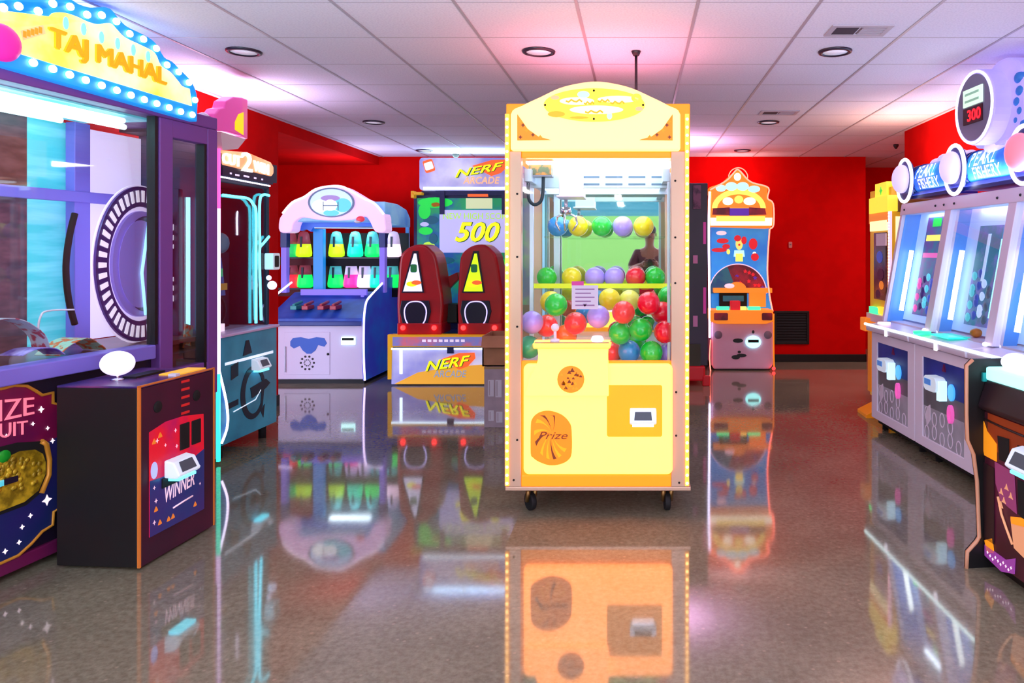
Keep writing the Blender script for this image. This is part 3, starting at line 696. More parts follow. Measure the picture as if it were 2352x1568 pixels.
    out = [(-190, 925), (-130, 930), (-125, 900), (-60, 888), (0, 893), (30, 885), (60, 886), (80, 897), (95, 907), (120, 901), (120, 925), (138, 930), (139, 1163), (121, 1175), (119, 1205), (95, 1220), (70, 1248), (40, 1275), (0, 1293), (-60, 1312), (-110, 1322), (-130, 1290), (-190, 1280)]
    P = F.hits(out, yo)
    ap = MB('panel magenta').prism(P, yo, yo+.02).build('apron_panel', t)
    cl = F.hits([(-188, 1040), (-60, 1055), (0, 1052), (60, 1040), (139, 1000), (139, 1163), (121, 1175), (119, 1205), (95, 1220), (70, 1248), (40, 1275), (0, 1293), (-60, 1312), (-110, 1322), (-130, 1290), (-188, 1280)], yo-.002)
    MB('panel navy').prism(cl, yo-.003, yo).build('apron_lower', ap)
    MB('gold edge').tube([(a, yo-.004, c_) for a, c_ in P], .007, 6).build('gold_trim', ap)
    wn = F.hits([(-60, 1030), (0, 1026), (40, 1016), (95, 1013), (106, 1020), (113, 1055), (112, 1090), (95, 1130), (60, 1160), (0, 1182), (-60, 1195)], yo-.005)
    MB('matte black').prism(wn, yo-.006, yo-.003).m('gold edge').tube([(a, yo-.008, c_) for a, c_ in F.hits([(95, 1013), (106, 1020), (113, 1055), (112, 1090), (95, 1132)], yo-.008)], .012, 6).build('prize_window', ap)
    gd = F.hits([(-60, 1060), (0, 1060), (20, 1048), (45, 1036), (80, 1032), (98, 1042), (104, 1060), (104, 1088), (88, 1126), (56, 1152), (0, 1174), (-60, 1186)], yo-.008)
    b = MB('gold coins').prism(gd, yo-.010, yo-.006)
    for i in range(60):
        px, py = random.uniform(-5, 95), random.uniform(1052, 1130)
        if px*.55+py-1130 > 22: continue
        p = h(px, py, yo-.012); b.lathe((p[0], yo-.012, p[1]), [(.0005, -.004), (.011, -.003), (.012, .003)], 8, 'y')
    p = h(8, 1048, yo-.01); b.m('gem').ball((p[0], yo-.012, p[1]), .035, (1, .3, .8), 8, 6)
    p = h(12, 1108, yo-.02); b.m('plum dark').box(p[0]-.005, p[0]+.06, yo-.02, yo-.012, p[1]-.012, p[1]+.014).m('panel cyan').box(p[0]-.07, p[0]-.005, yo-.02, yo-.012, p[1]-.012, p[1]+.014)
    b.build('coin_pile', ap)
    def q2(pa, pb):
        def f(u, v):
            x0, zl = h(pa[0], pa[2], yo-.004); x1, zr = h(pb[0], pb[2], yo-.004); zh0 = h(pa[0], pa[1], yo-.004)[1]; zh1 = h(pb[0], pb[1], yo-.004)[1]
            return x0+u*(x1-x0), (zl+(zr-zl)*u)*(1-v)+(zh0+(zh1-zh0)*u)*v
        return f
    E('letter pink', '#e8788c', .75)
    b = MB('letter pink'); b.text('PRIZE', None, yo-.003, .004, 0, 0, q2((-80, 925, 985), (78, 912, 950))); b.text('CIRCUIT', None, yo-.003, .004, 0, 0, q2((-110, 985, 1025), (63, 965, 996)))
    b.build('lettering', ap)
    b = MB('star white')
    for px, py, r in ((95, 940, .016), (76, 973, .010), (110, 983, .010), (121, 1012, .013), (108, 1148, .026), (70, 1184, .012), (51, 1210, .012), (44, 1245, .012), (12, 1266, .013), (15, 1000, .008)):
        p = h(px, py, yo-.004); b.prism(star(p[0], p[1], r, 4, .45), yo-.005, yo-.002)
    b.build('star_print', ap)
    return F, t, zs0+.045
PF, PT, PDECK = pusher()
# ticket ribbons lying inside the pusher
mat('ticket paper', '#c8d8e0', .5, noise=(24, '#c05068', .5, .58)); mat('ticket green', '#b8e8c8', .5, noise=(26, '#f08040', .5, .57)); mat('ticket violet', '#b0a8f0', .5, noise=(20, '#7868d0', .45, .6))
def ribbon(pts, w, m, label):
    b = MB(m); P = smooth_path(pts, 6)
    for i in range(len(P)-1):
        a, c = P[i], P[i+1]; b.add([(a.x, a.y-w, a.z), (c.x, c.y-w, c.z), (c.x, c.y+w, c.z), (a.x, a.y+w, a.z), (a.x, a.y-w, a.z-.004), (c.x, c.y-w, c.z-.004), (c.x, c.y+w, c.z-.004), (a.x, a.y+w, a.z-.004)], [(0, 1, 2, 3), (4, 7, 6, 5), (0, 4, 5, 1), (3, 2, 6, 7), (0, 3, 7, 4), (1, 5, 6, 2)])
    o = b.build('ticket_ribbon'); o.location = (PF.ox, PF.oy, 0); o.rotation_euler = (0, 0, PF.a)
    return tag(o, label, 'tickets', 'ticket ribbons inside the pusher')
def pz(px, py, y): x, z = PF.hit(px, py, y); return (x, y, max(z, PDECK+.006))
ribbon([pz(-60, 752, .22), pz(-20, 732, .22), pz(25, 732, .22), pz(60, 748, .22), pz(86, 772, .22), pz(94, 800, .22)], .05, 'ticket paper', 'arched loop of pink and white ticket ribbon at the left of the pusher')
ribbon([pz(25, 815, .16), pz(60, 800, .16), pz(100, 798, .16), pz(125, 812, .16)], .06, 'ticket violet', 'lilac ticket ribbon in front of the arched loop')
ribbon([pz(108, 815, .20), pz(135, 790, .20), pz(175, 775, .20), pz(205, 790, .20), pz(218, 812, .20)], .07, 'ticket green', 'green and orange ticket bundle beside the inner post')
b = MB('ticket green').box(-.035, .035, -.004, .004, 0, .20).m('plum red').box(-.03, .03, -.0045, -.004, .02, .07); o = b.build('ticket_booklet')
x, z = PF.hit(428, 800, .16); o.location = PF.world(x, .16, z-.05); o.rotation_euler = (-.15, .3, PF.a); tag(o, 'tall ticket booklet standing in the narrow side window of the pusher', 'tickets')

# ------------------------------------------------------------------ left foreground control pedestal
def pedestal():
    F = Frame(-2.273, 3.373, 86.3); h = F.hit; Lg, Dp = .533, .40
    zt = .84
    t = thing('control_pedestal', 'black-sided control pedestal with white ball lamp, purple front and orange trim', 'control pedestal', F)
    mat('ped black', '#0b090b', .55, noise=(4, '#14090a', .45, .7)); mat('ped wine', '#34102a', .45, noise=(3, '#4a1030', .4, .7)); mat('ped orange', '#c8702a', .4, es=.12, ec='#c8702a')
    MB('ped black').box(0, Lg, .012, Dp, .012, zt-.01).build('body', t, bevel=.004)
    MB('ped wine').box(.004, Lg-.004, 0, .012, .012, zt-.012).build('front_panel', t)
    mat('ped top', '#3a2a6a', .25, noise=(6, '#7a3a70', .4, .65))
    MB('ped top').box(0, Lg, 0, Dp, zt-.01, zt).build('top_panel', t, bevel=.003)
    b = MB('ped orange').box(-.004, .006, -.004, .008, .012, zt+.002).box(Lg-.006, Lg+.004, -.004, .008, .012, zt+.002).box(-.004, Lg+.004, -.004, .006, zt-.004, zt+.003)
    b.build('edge_trim', t)
    for px, py in ((363, 934), (452, 908)):
        p = h(px, py, -.002); MB('matte black').lathe((p[0], 0, p[1]), [(.0005, -.004), (.026, -.004), (.028, 0)], 20, 'y').build('speaker_hole', t)
    E('ped red print', '#c02020', .35); E('ped art red', '#d8142c', .35, noise=(3, '#8a1068', .45, .7)); E('ped art blue', '#22306e', .3, noise=(4, '#3a2468', .4, .7)); E('ped ink', '#e8c0d0', .55); E('ped gold', '#d87a28', .5)
    b = MB('ped red print')
    for i in range(5):
        p = h(426, 875+i*18, -.001); b.box(p[0]-.03, p[0]+.03, -.002, 0, p[1]-.006, p[1]+.006)
    b.build('warning_print', t)
    a0 = [h(342, 995), h(466, 952), h(466, 1168), h(342, 1232)]
    P = [h(342, 993), h(380, 968), h(420, 955), h(466, 950), h(467, 1060), h(467, 1168), h(342, 1234)]
    art = MB('ped art red').prism([(a, c) for a, c in P], -.004, 0)
    art.m('ped art blue').prism(F.hits([(342, 1105), (400, 1085), (467, 1030), (467, 1168), (342, 1234)]), -.005, -.004)
    for px, py, r in ((359, 1012, .012), (401, 988, .010), (378, 1022, .008), (404, 1024, .010), (455, 1070, .012), (356, 1150, .012), (352, 1120, .01), (352, 1200, .012), (457, 1110, .008)):
        p = h(px, py); art.m('ped ink').prism(star(p[0], p[1], r), -.006, -.004)
    for px, py in ((366, 1000), (352, 1015), (441, 1054), (356, 1170), (385, 1192), (395, 1186), (446, 1158), (365, 1200)):
        p = h(px, py); art.m('ped gold').prism(star(p[0], p[1], .016, 3, .6), -.0055, -.004)
    x0, zl = h(376, 1155); x1, zr = h(444, 1112); zh = h(376, 1118)[1]
    def fn(u, v): return x0+u*(x1-x0), zl+(zr-zl)*u+v*(zh-zl)*(1-.1*u)
    art.m('ped ink').text('WINNER', None, -.004, .003, .15, .0, fn)
    P = F.hits([(395, 1166), (420, 1150), (440, 1138)]); art.tube([(a, -.006, c) for a, c in P], .004, 6)
    art.build('artwork', t)
    for pa, pb, ya, yb in ((411, 432, 968, 1035), (438, 458, 960, 1022)):
        x0, z0 = h(pa, yb); x1, z1 = h(pb, ya); MB('matte black').box(x0, x1, -.010, 0, z0, z1).build('ticket_slot', t, bevel=.003)
    x, z = h(398, 1072); reader(t, x, -.01, z, 1.05)
    p = h(372, 1108); MB('matte black').box(p[0]-.01, p[0]+.11, -.012, 0, p[1]-.025, p[1]+.02).build('coin_slot', t)
    p = h(352, 1080); E('light print', '#9aa8f0', .8); MB('light print').prism(ell(p[0], p[1], .022, .04, 14), -.006, 0).build('side_lamp', t)
    # ball lamp
    E('lamp globe', '#e6e2ff', 1.0)
    x, y, z = at(270, 834, 3.55); dx, dy = x-F.ox, y-F.oy; lx, ly = dx*F.c+dy*F.s, -dx*F.s+dy*F.c
    g = MB('lamp globe').ball((lx, ly, z), .072, (1, 1, .82), 24, 16).build('ball_lamp', t)
    MB('chrome').cyl((lx, ly, zt), (lx, ly, z-.05), .008, n=10).lathe((lx, ly, zt), [(.03, 0), (.026, .006), (.01, .010)], 16).build('lamp_stem', g)
    E('deck amber', '#f0b030', .6)
    MB('deck amber').box(.30, Lg-.02, .03, .13, zt, zt+.006).m('white plastic').box(.27, .30, .02, .06, zt, zt+.012).m('black').box(.20, .40, .17, .24, zt, zt+.01).build('deck_decal', t)
pedestal()

# ------------------------------------------------------------------ left: narrow neon cabinet with cloud topper
def cloud_cabinet():
    F = Frame(-2.862, 4.66, 90); h = F.hit
    t = thing('prize_cabinet', 'narrow cabinet behind the big pusher with pink cloud topper and vertical neon edge', 'arcade machine', F)
    mat('cab pink', '#a82a78', .4); mat('cab white', '#d8d0e0', .4); E('neon lilac', '#e8c8ff', 1.7); E('neon teal', '#30e8c0', 2.0); E('neon pink', '#ff50a0', 2.0)
    MB('cab pink').box(.15, .385, .01, .46, .04, 2.16).build('body', t, bevel=.006)
    b = MB('neon lilac').box(.380, .398, -.010, .010, .62, 1.75).m('neon pink').box(.380, .398, -.010, .010, 1.75, 2.16).m('neon teal').box(.380, .398, -.010, .010, .02, .62)
    b.build('neon_strip', t)
    E('topper pink', '#d04a9a', .55, noise=(1.8, '#e89a60', .5, .75)); E('topper yellow', '#e8d80a', .8)
    yo = .0
    P = F.hits([(488, 300), (483, 285), (484, 262), (494, 250), (506, 247), (510, 232), (528, 222), (548, 224), (560, 229), (560, 320), (548, 312), (516, 302), (498, 300)], yo)
    tp = MB('topper pink').prism([(a, c) for a, c in P], -.03, .06).build('topper', t, bevel=.008)
    MB('topper yellow').prism(F.hits([(548, 262), (559, 258), (559, 310), (540, 298), (540, 280)], -.032), -.034, -.03).build('topper_print', tp)
    mat('topper base', '#e8dcd8', .5)
    MB('topper base').prism(F.hits([(500, 302), (558, 320), (540, 342), (505, 345)], 0), -.02, .05).build('topper_base', tp)
    # small black-and-white spot lamp at the top
    p = h(474, 272); MB('white plastic').ball((p[0], .02, p[1]), .05, (1, .8, .8), 14, 10).m('matte black').ball((p[0]-.01, -.02, p[1]-.02), .035, (1, .8, 1), 12, 8).box(p[0]-.05, p[0]+.06, 0, .05, p[1]-.10, p[1]-.05).build('spot_lamp', t)
cloud_cabinet()

# ------------------------------------------------------------------ left: string-cutting prize game
def cutter():
    F = Frame(-2.892, 5.12, 88.4); h = F.hit; Lg = .765
    t = thing('string_cutter_game', 'teal prize game with cyan neon window frame and CUT 2 WIN sign', 'arcade machine', F)
    mat('cut teal', '#2790ac', .3, noise=(3, '#3ab4cc', .4, .65)); mat('cut navy', '#10243e', .4); mat('cut side', '#8aa8e8', .5); E('neon blue', '#5ce6ff', 3.2); E('neon ice', '#ecdcff', 3.5); mat('cut ledge', '#d8c8ec', .35); mat('magenta back', '#8a0c50', .6)
    z0 = .10; zt = .875
    MB('cut teal').box(0, Lg, 0, .46, z0, zt-.02).build('base', t, bevel=.006)
    MB('cut ledge').box(-.01, Lg+.01, -.02, .46, zt-.02, zt).build('counter', t, bevel=.005)
    for x, y in ((.08, .06), (.66, .06), (.08, .40), (.66, .40)): MB('matte black').cyl((x, y, 0), (x, y, z0), .028, n=10).build('foot', t)
    # base artwork: chrome cutter ring drawing
    E('print white', '#dff2ff', .7); mat('print dark', '#0c2a3c', .5); E('print cyan', '#58e8ff', 1.6)
    b = MB('print white').box(.06, Lg-.06, -.003, 0, .655, .675)
    p = (.42, .40)
    b.m('print dark').ring(ell(p[0], p[1], .17, .20, 30, .3, 5.6), ell(p[0]+.01, p[1], .12, .16, 30, .3, 5.6), -.003, 0)
    b.prism([(.38, .44), (.60, .47), (.66, .43), (.60, .40), (.52, .38), (.40, .36)], -.004, 0)
    b.prism([(.08, .38), (.22, .39), (.22, .35), (.08, .34)], -.004, 0); b.prism([(.13, .54), (.22, .56), (.22, .66), (.13, .64)], -.004, 0)
    b.prism([(.28, .69), (.40, .70), (.36, .80), (.32, .80)], -.004, 0); b.prism([(.52, .24), (.58, .28), (.56, .18)], -.004, 0)
    b.m('print white').tube([(.16, -.004, .31), (.45, -.004, .34), (.52, -.004, .40)], .004, 5)
    b.build('artwork', t)
    reader(t, .47, 0, .60, 1.05)
    # upper cabinet
    yo = .06; zr = 2.0
    MB('cut navy').box(0, .03, yo, .46, zt, zr).box(Lg-.03, Lg, yo, .46, zt, zr).box(0, Lg, .44, .46, zt, zr).box(0, Lg, yo, .46, zr-.05, zr).build('cabinet', t, bevel=.004)
    MB('magenta back').box(.03, Lg-.03, .425, .44, zt, zr-.05).build('back_panel', t)
    mat('motor navy', '#0a1a38', .4)
    b = MB('motor navy').box(.36, .62, .30, .42, zt, 1.45).m('cut teal').ball((.50, .30, 1.52), .09, (1, .6, .9), 14, 10).m('print dark').ring(ell(.36, zt+.14, .13, .12, 24), ell(.36, zt+.14, .115, .105, 24), .24, .26)
    b.build('cutter_unit', t)
    MB('window glass').box(.03, Lg-.03, yo+.012, yo+.016, zt, zr-.05).build('window_pane', t)
    def neon(pts, m_, name, r=.010, y=yo-.008):
        q = F.hits(pts, y); MB(m_).tube([(v.x, y, v.z) for v in smooth_path([(a, 0, c) for a, c in q], 4)], r, 8).build(name, t)
    neon([(512, 448), (545, 452), (570, 456), (582, 470), (588, 490), (588, 600), (588, 742)], 'neon blue', 'neon_frame')
    neon([(618, 449), (605, 447), (597, 460), (596, 520), (597, 562), (596, 600), (600, 735)], 'neon blue', 'neon_frame'); neon([(598, 566), (608, 555), (618, 543)], 'neon blue', 'neon_frame')
    neon([(545, 540), (545, 490), (556, 468)], 'neon ice', 'neon_inner', .006, .30)
    # marquee
    E('cut sign', '#ff9a66', .9, noise=(2, '#ffd0a0', .4, .7)); E('cut letters', '#fffaf2', 1.5); mat('cut fascia', '#1e1a3a', .4); E('fascia ink', '#e8e0ff', .8)
    a = F.hits([(503, 345), (540, 348), (562, 350), (600, 366), (614, 372), (621, 384), (621, 398), (616, 405), (503, 378)], .02)
    mq = MB('cut sign').prism([(p[0], p[1]) for p in a], -.01, .20).build('marquee', t, bevel=.01)
    def word(s_, pa, pb):
        x0, l0 = h(pa[0], pa[2], -.012); x1, l1 = h(pb[0], pb[2], -.012); h0 = h(pa[0], pa[1], -.012)[1]; h1 = h(pb[0], pb[1], -.012)[1]
        return s_, lambda u, v: (x0+u*(x1-x0), (l0+(l1-l0)*u)*(1-v)+(h0+(h1-h0)*u)*v)
    b = MB('cut letters')
    for w_ in (word('CUT', (510, 350, 374), (552, 358, 384)), word('2', (554, 348, 392), (578, 352, 396)), word('WIN', (582, 368, 392), (616, 378, 402))):
        b.text(w_[0], None, -.010, .012, 0, .012, w_[1])
    b.build('lettering', mq)
    a = F.hits([(503, 382), (620, 407), (620, 424), (503, 402)], .02); fs = MB('cut fascia').prism([(p[0], p[1]) for p in a], -.005, .10).build('fascia', t)
    b = MB('fascia ink')
    for px, py, w_ in ((530, 398, .02), (545, 402, .05), (566, 405, .07), (586, 409, .03), (602, 412, .02)):
        p = h(px, py, -.006); b.box(p[0]-w_/2, p[0]+w_/2, -.008, -.005, p[1]-.006, p[1]+.006)
    b.build('fascia_print', fs)
    a = F.hits([(503, 405), (620, 427)], -.006); MB('neon ice').tube([(p[0], -.006, p[1]) for p in a], .006, 6).build('neon_line', t)
    MB('cut navy').box(0, Lg, .0, .46, zr, 2.14).build('head', t)
    # reader box on right post, white sphere, curved neon at the near side
    p = h(621, 600, .03); MB('reader white').prism(rrect(p[0]-.05, p[0]+.05, p[1]-.065, p[1]+.065, .015), -.02, .05).m('screen dark').prism(rrect(p[0]-.03, p[0]+.03, p[1]-.045, p[1]+.045, .01), -.024, -.02).build('card_terminal', t)
    p = h(625, 655, .0); MB('lamp globe').ball((p[0], .0, p[1]), .035).ball((p[0]-.03, .01, p[1]+.06), .02).build('joystick', t)
    b = MB('neon ice'); P = smooth_path([(-.012, .04, .80), (-.012, -.005, .62), (-.012, -.055, .40), (-.012, -.06, .25), (-.012, -.02, .13)], 6); b.tube(P, .008, 8); b.build('neon_curve', t)
    mat('side panel ice', '#5a88d8', .4, noise=(3, '#a8c0f0', .4, .6))
    MB('side panel ice').prism([(.30, .10), (-.02, .13), (-.06, .25), (-.055, .40), (-.005, .62), (.03, .86), (.30, .86)], -.010, 0, 'x').build('side_panel', t)
    E('prize white', '#fff0ff', 1.0)
    o = MB('prize white').box(0, .26, -.01, .12, 0, .055).build('prize_box', bevel=.004); o.location = F.world(.02, .14, zt); o.rotation_euler = (0, 0, F.a)
    tag(o, 'flat white box lying on the counter of the cutting game', 'box')
    b = MB('print cyan').box(.0, .06, -.002, .0, .0, .0001)
    mat('toy yellow', '#e8b818', .4); mat('toy blue', '#3a6ad0', .4)
    b = MB('toy blue').prism([(-.07, 0), (.07, 0), (.02, .28), (-.02, .28)], -.02, .02).m('toy yellow').box(-.085, .085, -.025, .025, .04, .09).m('gem green').box(-.03, .03, -.024, .02, .14, .20)
    o = b.build('hanging_prize'); o.location = F.world(.30, .20, 1.13); o.rotation_euler = (0, 0, F.a); tag(o, 'blue and yellow boxed prize hanging inside the cutting game window', 'prize')
    return F
cutter()

# ------------------------------------------------------------------ back left: water-gun style shelf game with light-up bottles
def shelf_game():
    F = Frame(-4.03, 8.1, 0); h = F.hit; Wd = 1.045; Dp = 1.42
    t = thing('bottle_shelf_game', 'white and blue shelf game with rounded lilac canopy and glowing bottles', 'arcade machine', F)
    mat('shelf white', '#cfc4dc', .4); mat('shelf blue', '#2458c0', .45, noise=(4, '#1a3ea0', .4, .65)); mat('deep blue', '#16307e', .4); E('canopy lilac', '#f0c8f8', .62); E('canopy rim', '#fff0ff', 1.6)
    E('post violet', '#7a68d8', .5); E('post blue', '#1a86d0', .5); E('neon milk', '#f0d8ff', 2.4); mat('red inside', '#5a0610', .6); mat('dark inside', '#04151a', .6)
    zc = h(0, 737)[1]
    mat('kick', '#0a0a10', .6)
    MB('kick').box(.02, Wd-.02, .04, Dp, 0, .06).build('kick_plate', t)
    x0 = h(630, 800)[0]
    MB('shelf white').box(x0-.06, Wd, 0, Dp, .05, zc-.02).build('base', t, bevel=.01)
    xa, za = h(653, 860); xb, zb_ = h(758, 762)
    d = MB('shelf white').box(xa, xb, -.006, 0, za, zb_).build('door', t, bevel=.003)
    k = 8.1/FPX
    mat('print blue', '#2a5ab8', .5)
    b = MB('print blue'); c = h(709, 792, -.006)
    b.prism([(c[0]+a*k, c[1]-q*k) for a, q in ((-42, -8), (-36, -16), (-18, -18), (0, -14), (18, -18), (36, -16), (42, -4), (36, 4), (22, 0), (16, 12), (6, 20), (-4, 20), (-14, 12), (-20, 2), (-34, 8), (-42, 2))], -.009, -.006)
    b.build('crest_print', d)
    b = MB('dark'); c = h(706, 833, -.006)
    for i in range(10):
        a = 2*PI*i/10; b.lathe((c[0]+15*k*math.cos(a), -.006, c[1]+15*k*math.sin(a)), [(.0005, -.003), (.012, -.003), (.012, 0)], 8, 'y'); b.lathe((c[0]+7*k*math.cos(a), -.006, c[1]+7*k*math.sin(a)), [(.0005, -.003), (.007, -.003), (.007, 0)], 6, 'y')
    b.build('speaker_grille', d)
    c = h(654, 825, -.01); MB('grey metal').box(c[0], c[0]+.012, -.016, -.006, c[1]-.14, c[1]+.14).build('hinge', d)
    c = h(753, 813, -.01); MB('black').ball((c[0], -.008, c[1]), .014, nu=10, nv=8).build('lock', d)
    c = h(800, 780, -.01); E('slot glow', '#c8fff8', 2.0); MB('slot glow').box(c[0]-.075, c[0]+.075, -.02, 0, c[1]-.055, c[1]+.03).m('matte black').box(c[0]-.065, c[0]+.065, -.024, -.02, c[1]-.005, c[1]+.022).build('card_reader', t, bevel=.004)
    # counter sloping back
    q = [(-.03, zc-.03), (-.03, zc+.03), (.62, .97), (Dp, .97), (Dp, zc-.03)]
    MB('shelf blue').prism(q, -.02, Wd-.02, 'x').build('counter', t, bevel=.008)
    MB('deep blue').box(x0-.06, Wd-.02, -.05, -.02, zc-.05, zc+.0).build('counter_edge', t, bevel=.01)
    # right side panel with a curved neon edge
    sp = [(0, .04), (-.03, .35), (-.02, .72), (.05, .90), (.25, .98), (.60, 1.08), (.60, 1.14), (Dp, 1.14), (Dp, .04)]
    E('side blue', '#2a66d8', .22, noise=(3, '#3a4ad0', .4, .6))
    MB('side blue').prism(sp, Wd-.02, Wd+.01, 'x').build('side_panel', t)
    P = smooth_path([(Wd, .0, .04), (Wd, -.035, .35), (Wd, -.025, .72), (Wd, .05, .90), (Wd, .25, .98), (Wd, .58, 1.09)], 6); MB('neon milk').tube(P, .011, 8).build('neon_edge', t)
    P = smooth_path([(-.03, .0, .70), (-.03, .05, .90), (-.03, .25, .98), (-.03, .58, 1.09)], 6); MB('neon milk').tube(P, .011, 8).build('neon_edge', t)
    # guns / blasters row on counter
    mat('gun red', '#a8203a', .35); mat('gun teal', '#1a9090', .35)
    for px, m_ in ((680, 'gun teal'), (706, 'gun red'), (742, 'gun red'), (770, 'gun red')):
        c = h(px, 704, .12); MB(m_).box(c[0]-.035, c[0]+.035, .05, .22, c[1]-.03, c[1]+.015).cyl((c[0], .06, c[1]+.02), (c[0], .26, c[1]+.045), .018, n=10).build('water_blaster', t, bevel=.006)
    yo = .55; kk = (8.1+yo)/FPX
    def H(px, py, y=yo): return h(px, py, y)
    zp0 = .97; zp1 = H(0, 532)[1]
    for pa, pb, m_ in ((645, 658, 'post violet'), (871, 884, 'post violet')):
        xa, xb = H(pa, 600)[0], H(pb, 600)[0]; MB(m_).box(xa, xb, yo, yo+.08, zp0, zp1).m('deep blue').box(xa-.005, xb+.005, yo-.005, yo+.085, H(0, 568)[1], zp1).build('post', t, bevel=.004)
    xa, xb = H(719, 600, .7)[0], H(742, 600, .7)[0]; MB('post blue').box(xa, xb, .7, .78, zp0, H(0, 525, .7)[1]).build('divider', t, bevel=.004)
    zrow1, zrow2 = H(0, 590, 1.0)[1], H(0, 660, 1.0)[1]
    xl, xm, xr = H(650, 600, 1.0)[0], H(735, 600, 1.0)[0], H(925, 600, 1.0)[0]
    MB('red inside').box(xl-.03, xm, 1.22, 1.24, zp0, zp1).build('back_panel', t); MB('dark inside').box(xm, xr, 1.22, 1.24, zp0, zp1).build('back_panel', t)
    for z in (zrow1, zrow2): MB('dark').box(xl-.03, xr, .86, 1.22, z-.018, z).build('shelf', t)
    for z in (zrow1, zrow2): MB('red inside').box(xl-.03, xm, .86, .872, z-.10, z-.018).build('shelf_apron', t); MB('matte black').box(xm, xr, .86, .872, z-.11, z-.018).build('shelf_apron', t)
    a, c = H(690, 678, .5); a2, c2 = H(842, 664, .5); MB('post violet').box(a, a2, .5, .54, c, c2).box(a2-.07, a2-.03, .5, .54, c-.08, c).build('score_bar', t, bevel=.004)
    # canopy
    out = [(642, 532), (641, 505), (650, 490), (672, 465), (700, 452), (725, 435), (755, 428), (785, 428), (810, 440), (835, 455), (862, 468), (882, 492), (885, 510), (885, 532), (862, 532), (850, 510), (838, 497), (815, 503), (780, 506), (735, 505), (705, 500), (690, 500), (675, 512), (668, 532)]
    P = F.hits(out, .40); cn = MB('canopy lilac').prism([(p[0], p[1]) for p in sm2(P, 3, True)], .40, .62).build('canopy', t, bevel=.012)
    R = F.hits([(650, 490), (672, 465), (700, 452), (725, 435), (755, 428), (785, 428), (810, 440), (835, 455), (862, 468), (882, 492)], .41)
    MB('canopy rim').tube([(v.x, .40, v.z) for v in smooth_path([(p[0], 0, p[1]) for p in R], 4)], .012, 6).build('rim_light', cn)
    c = H(761, 465, .39); E('oval ice', '#b8d4fa', .8); E('oval teal', '#58c8d8', .7); mat('oval rim', '#7090b0', .4); E('oval mauve', '#9a80c0', .6); E('oval white', '#f4ffff', 1.0)
    kq = (8.1+.39)/FPX
    b = MB('oval rim').ring(ell(c[0], c[1], 53*kq, 34*kq, 40), ell(c[0], c[1], 49*kq, 31*kq, 40), .38, .40).m('oval ice').prism(ell(c[0], c[1], 50*kq, 32*kq, 40), .388, .40)
    for dx_, dy_, ra, rb, m_ in ((-26, 8, 18, 14, 'oval white'), (26, 6, 20, 16, 'oval teal'), (0, 24, 18, 7, 'oval teal'), (-2, -10, 22, 7, 'oval mauve'), (-2, 6, 16, 13, 'oval white')):
        b.m(m_).prism(ell(c[0]+dx_*kq, c[1]-dy_*kq, ra*kq, rb*kq, 18), .386-.0005*abs(dx_ % 5), .388)
    b.m('oval rim').box(c[0]-18*kq, c[0]+16*kq, .383, .386, c[1]-8*kq, c[1]-6*kq).box(c[0]-19*kq, c[0]-17*kq, .383, .386, c[1]-18*kq, c[1]+2*kq).box(c[0]+15*kq, c[0]+17*kq, .383, .386, c[1]-18*kq, c[1]+2*kq)
    b.build('emblem', cn)
    c = H(828, 503, .36); E('fish red', '#d84050', .6)
    MB('fish red').ball((c[0], .36, c[1]), .05, (1, .5, .7), 14, 8).m('white plastic').ball((c[0]-.03, .355, c[1]-.03), .035, (1.2, .5, .5), 12, 8).build('fish_head', cn)
    # scalloped valance and header
    E('valance blue', '#2a62d0', .35)
    P = F.hits([(676, 505), (720, 508), (870, 512), (870, 520), (722, 522), (716, 532), (706, 526), (694, 530), (684, 524), (674, 524)], .63); MB('valance blue').prism([(p[0], p[1]) for p in P], .60, .66).build('valance', t)
    a = F.hits([(722, 523), (862, 524)], .6); MB('oval ice').tube([(p[0], .6, p[1]) for p in a], .006, 6).build('valance_line', t)
    # roof / side canopy behind
    E('roof ice', '#8cc4ec', .42, noise=(2, '#3a86d8', .45, .7))
    P = [(.45, 1.80), (.45, 2.03), (.9, 2.03), (1.25, 1.98), (1.40, 1.88), (1.40, 1.76)]
    MB('roof ice').prism(P, .05, Wd+.07, 'x').build('roof', t, bevel=.01)
    xs = Wd+.04; MB('roof ice').box(xs-.02, xs+.02, 1.36, 1.40, 1.12, 1.78).build('side_post', t)
    lamp('shelf_lamp', 'AREA', F.world(.55, .95, 1.78), 5, (.75, .9, 1), .5, sy=.3)
    return F, zrow1, zrow2
SF, SZ1, SZ2 = shelf_game()
BC = {'green': '#10e860', 'teal': '#10d8a8', 'lime': '#b8e818', 'red': '#f02838', 'pink': '#f83090', 'white': '#ffd8f0', 'orange': '#ff8a50', 'dimgreen': '#20a858'}
for k_, c_ in BC.items(): E('bottle '+k_, c_, 1.3)
E('bottle top teal', '#5ad0d0', .45); E('bottle top red', '#a04858', .35); E('bottle top pale', '#d8c8f0', .6); mat('bottle core', '#204048', .4)
def bottle(px, row, c, top, label):
    y = .97; x, _ = SF.hit(px, 600, y); z = SZ1 if row == 1 else SZ2
    t = thing('light_up_bottle', label, 'bottle', loc=SF.world(x, y, z), group='light-up bottles on the prize shelves')
    MB('bottle '+c).lathe((0, 0, 0), [(.06, 0), (.090, .012), (.094, .05), (.086, .11), (.078, .16)], 16).build('glow_base', t)
    MB('bottle top '+top).lathe((0, 0, 0), [(.078, .16), (.070, .22), (.062, .27), (.045, .305), (.0005, .318)], 16).build('dome', t)
    MB('bottle core').box(-.012, .012, -.084, -.06, .12, .25).build('label_strip', t)
bottle(667, 1, 'dimgreen', 'red', 'dim green bottle at the far left of the upper shelf'); bottle(698, 1, 'lime', 'red', 'lime bottle on the upper shelf left of the blue divider')
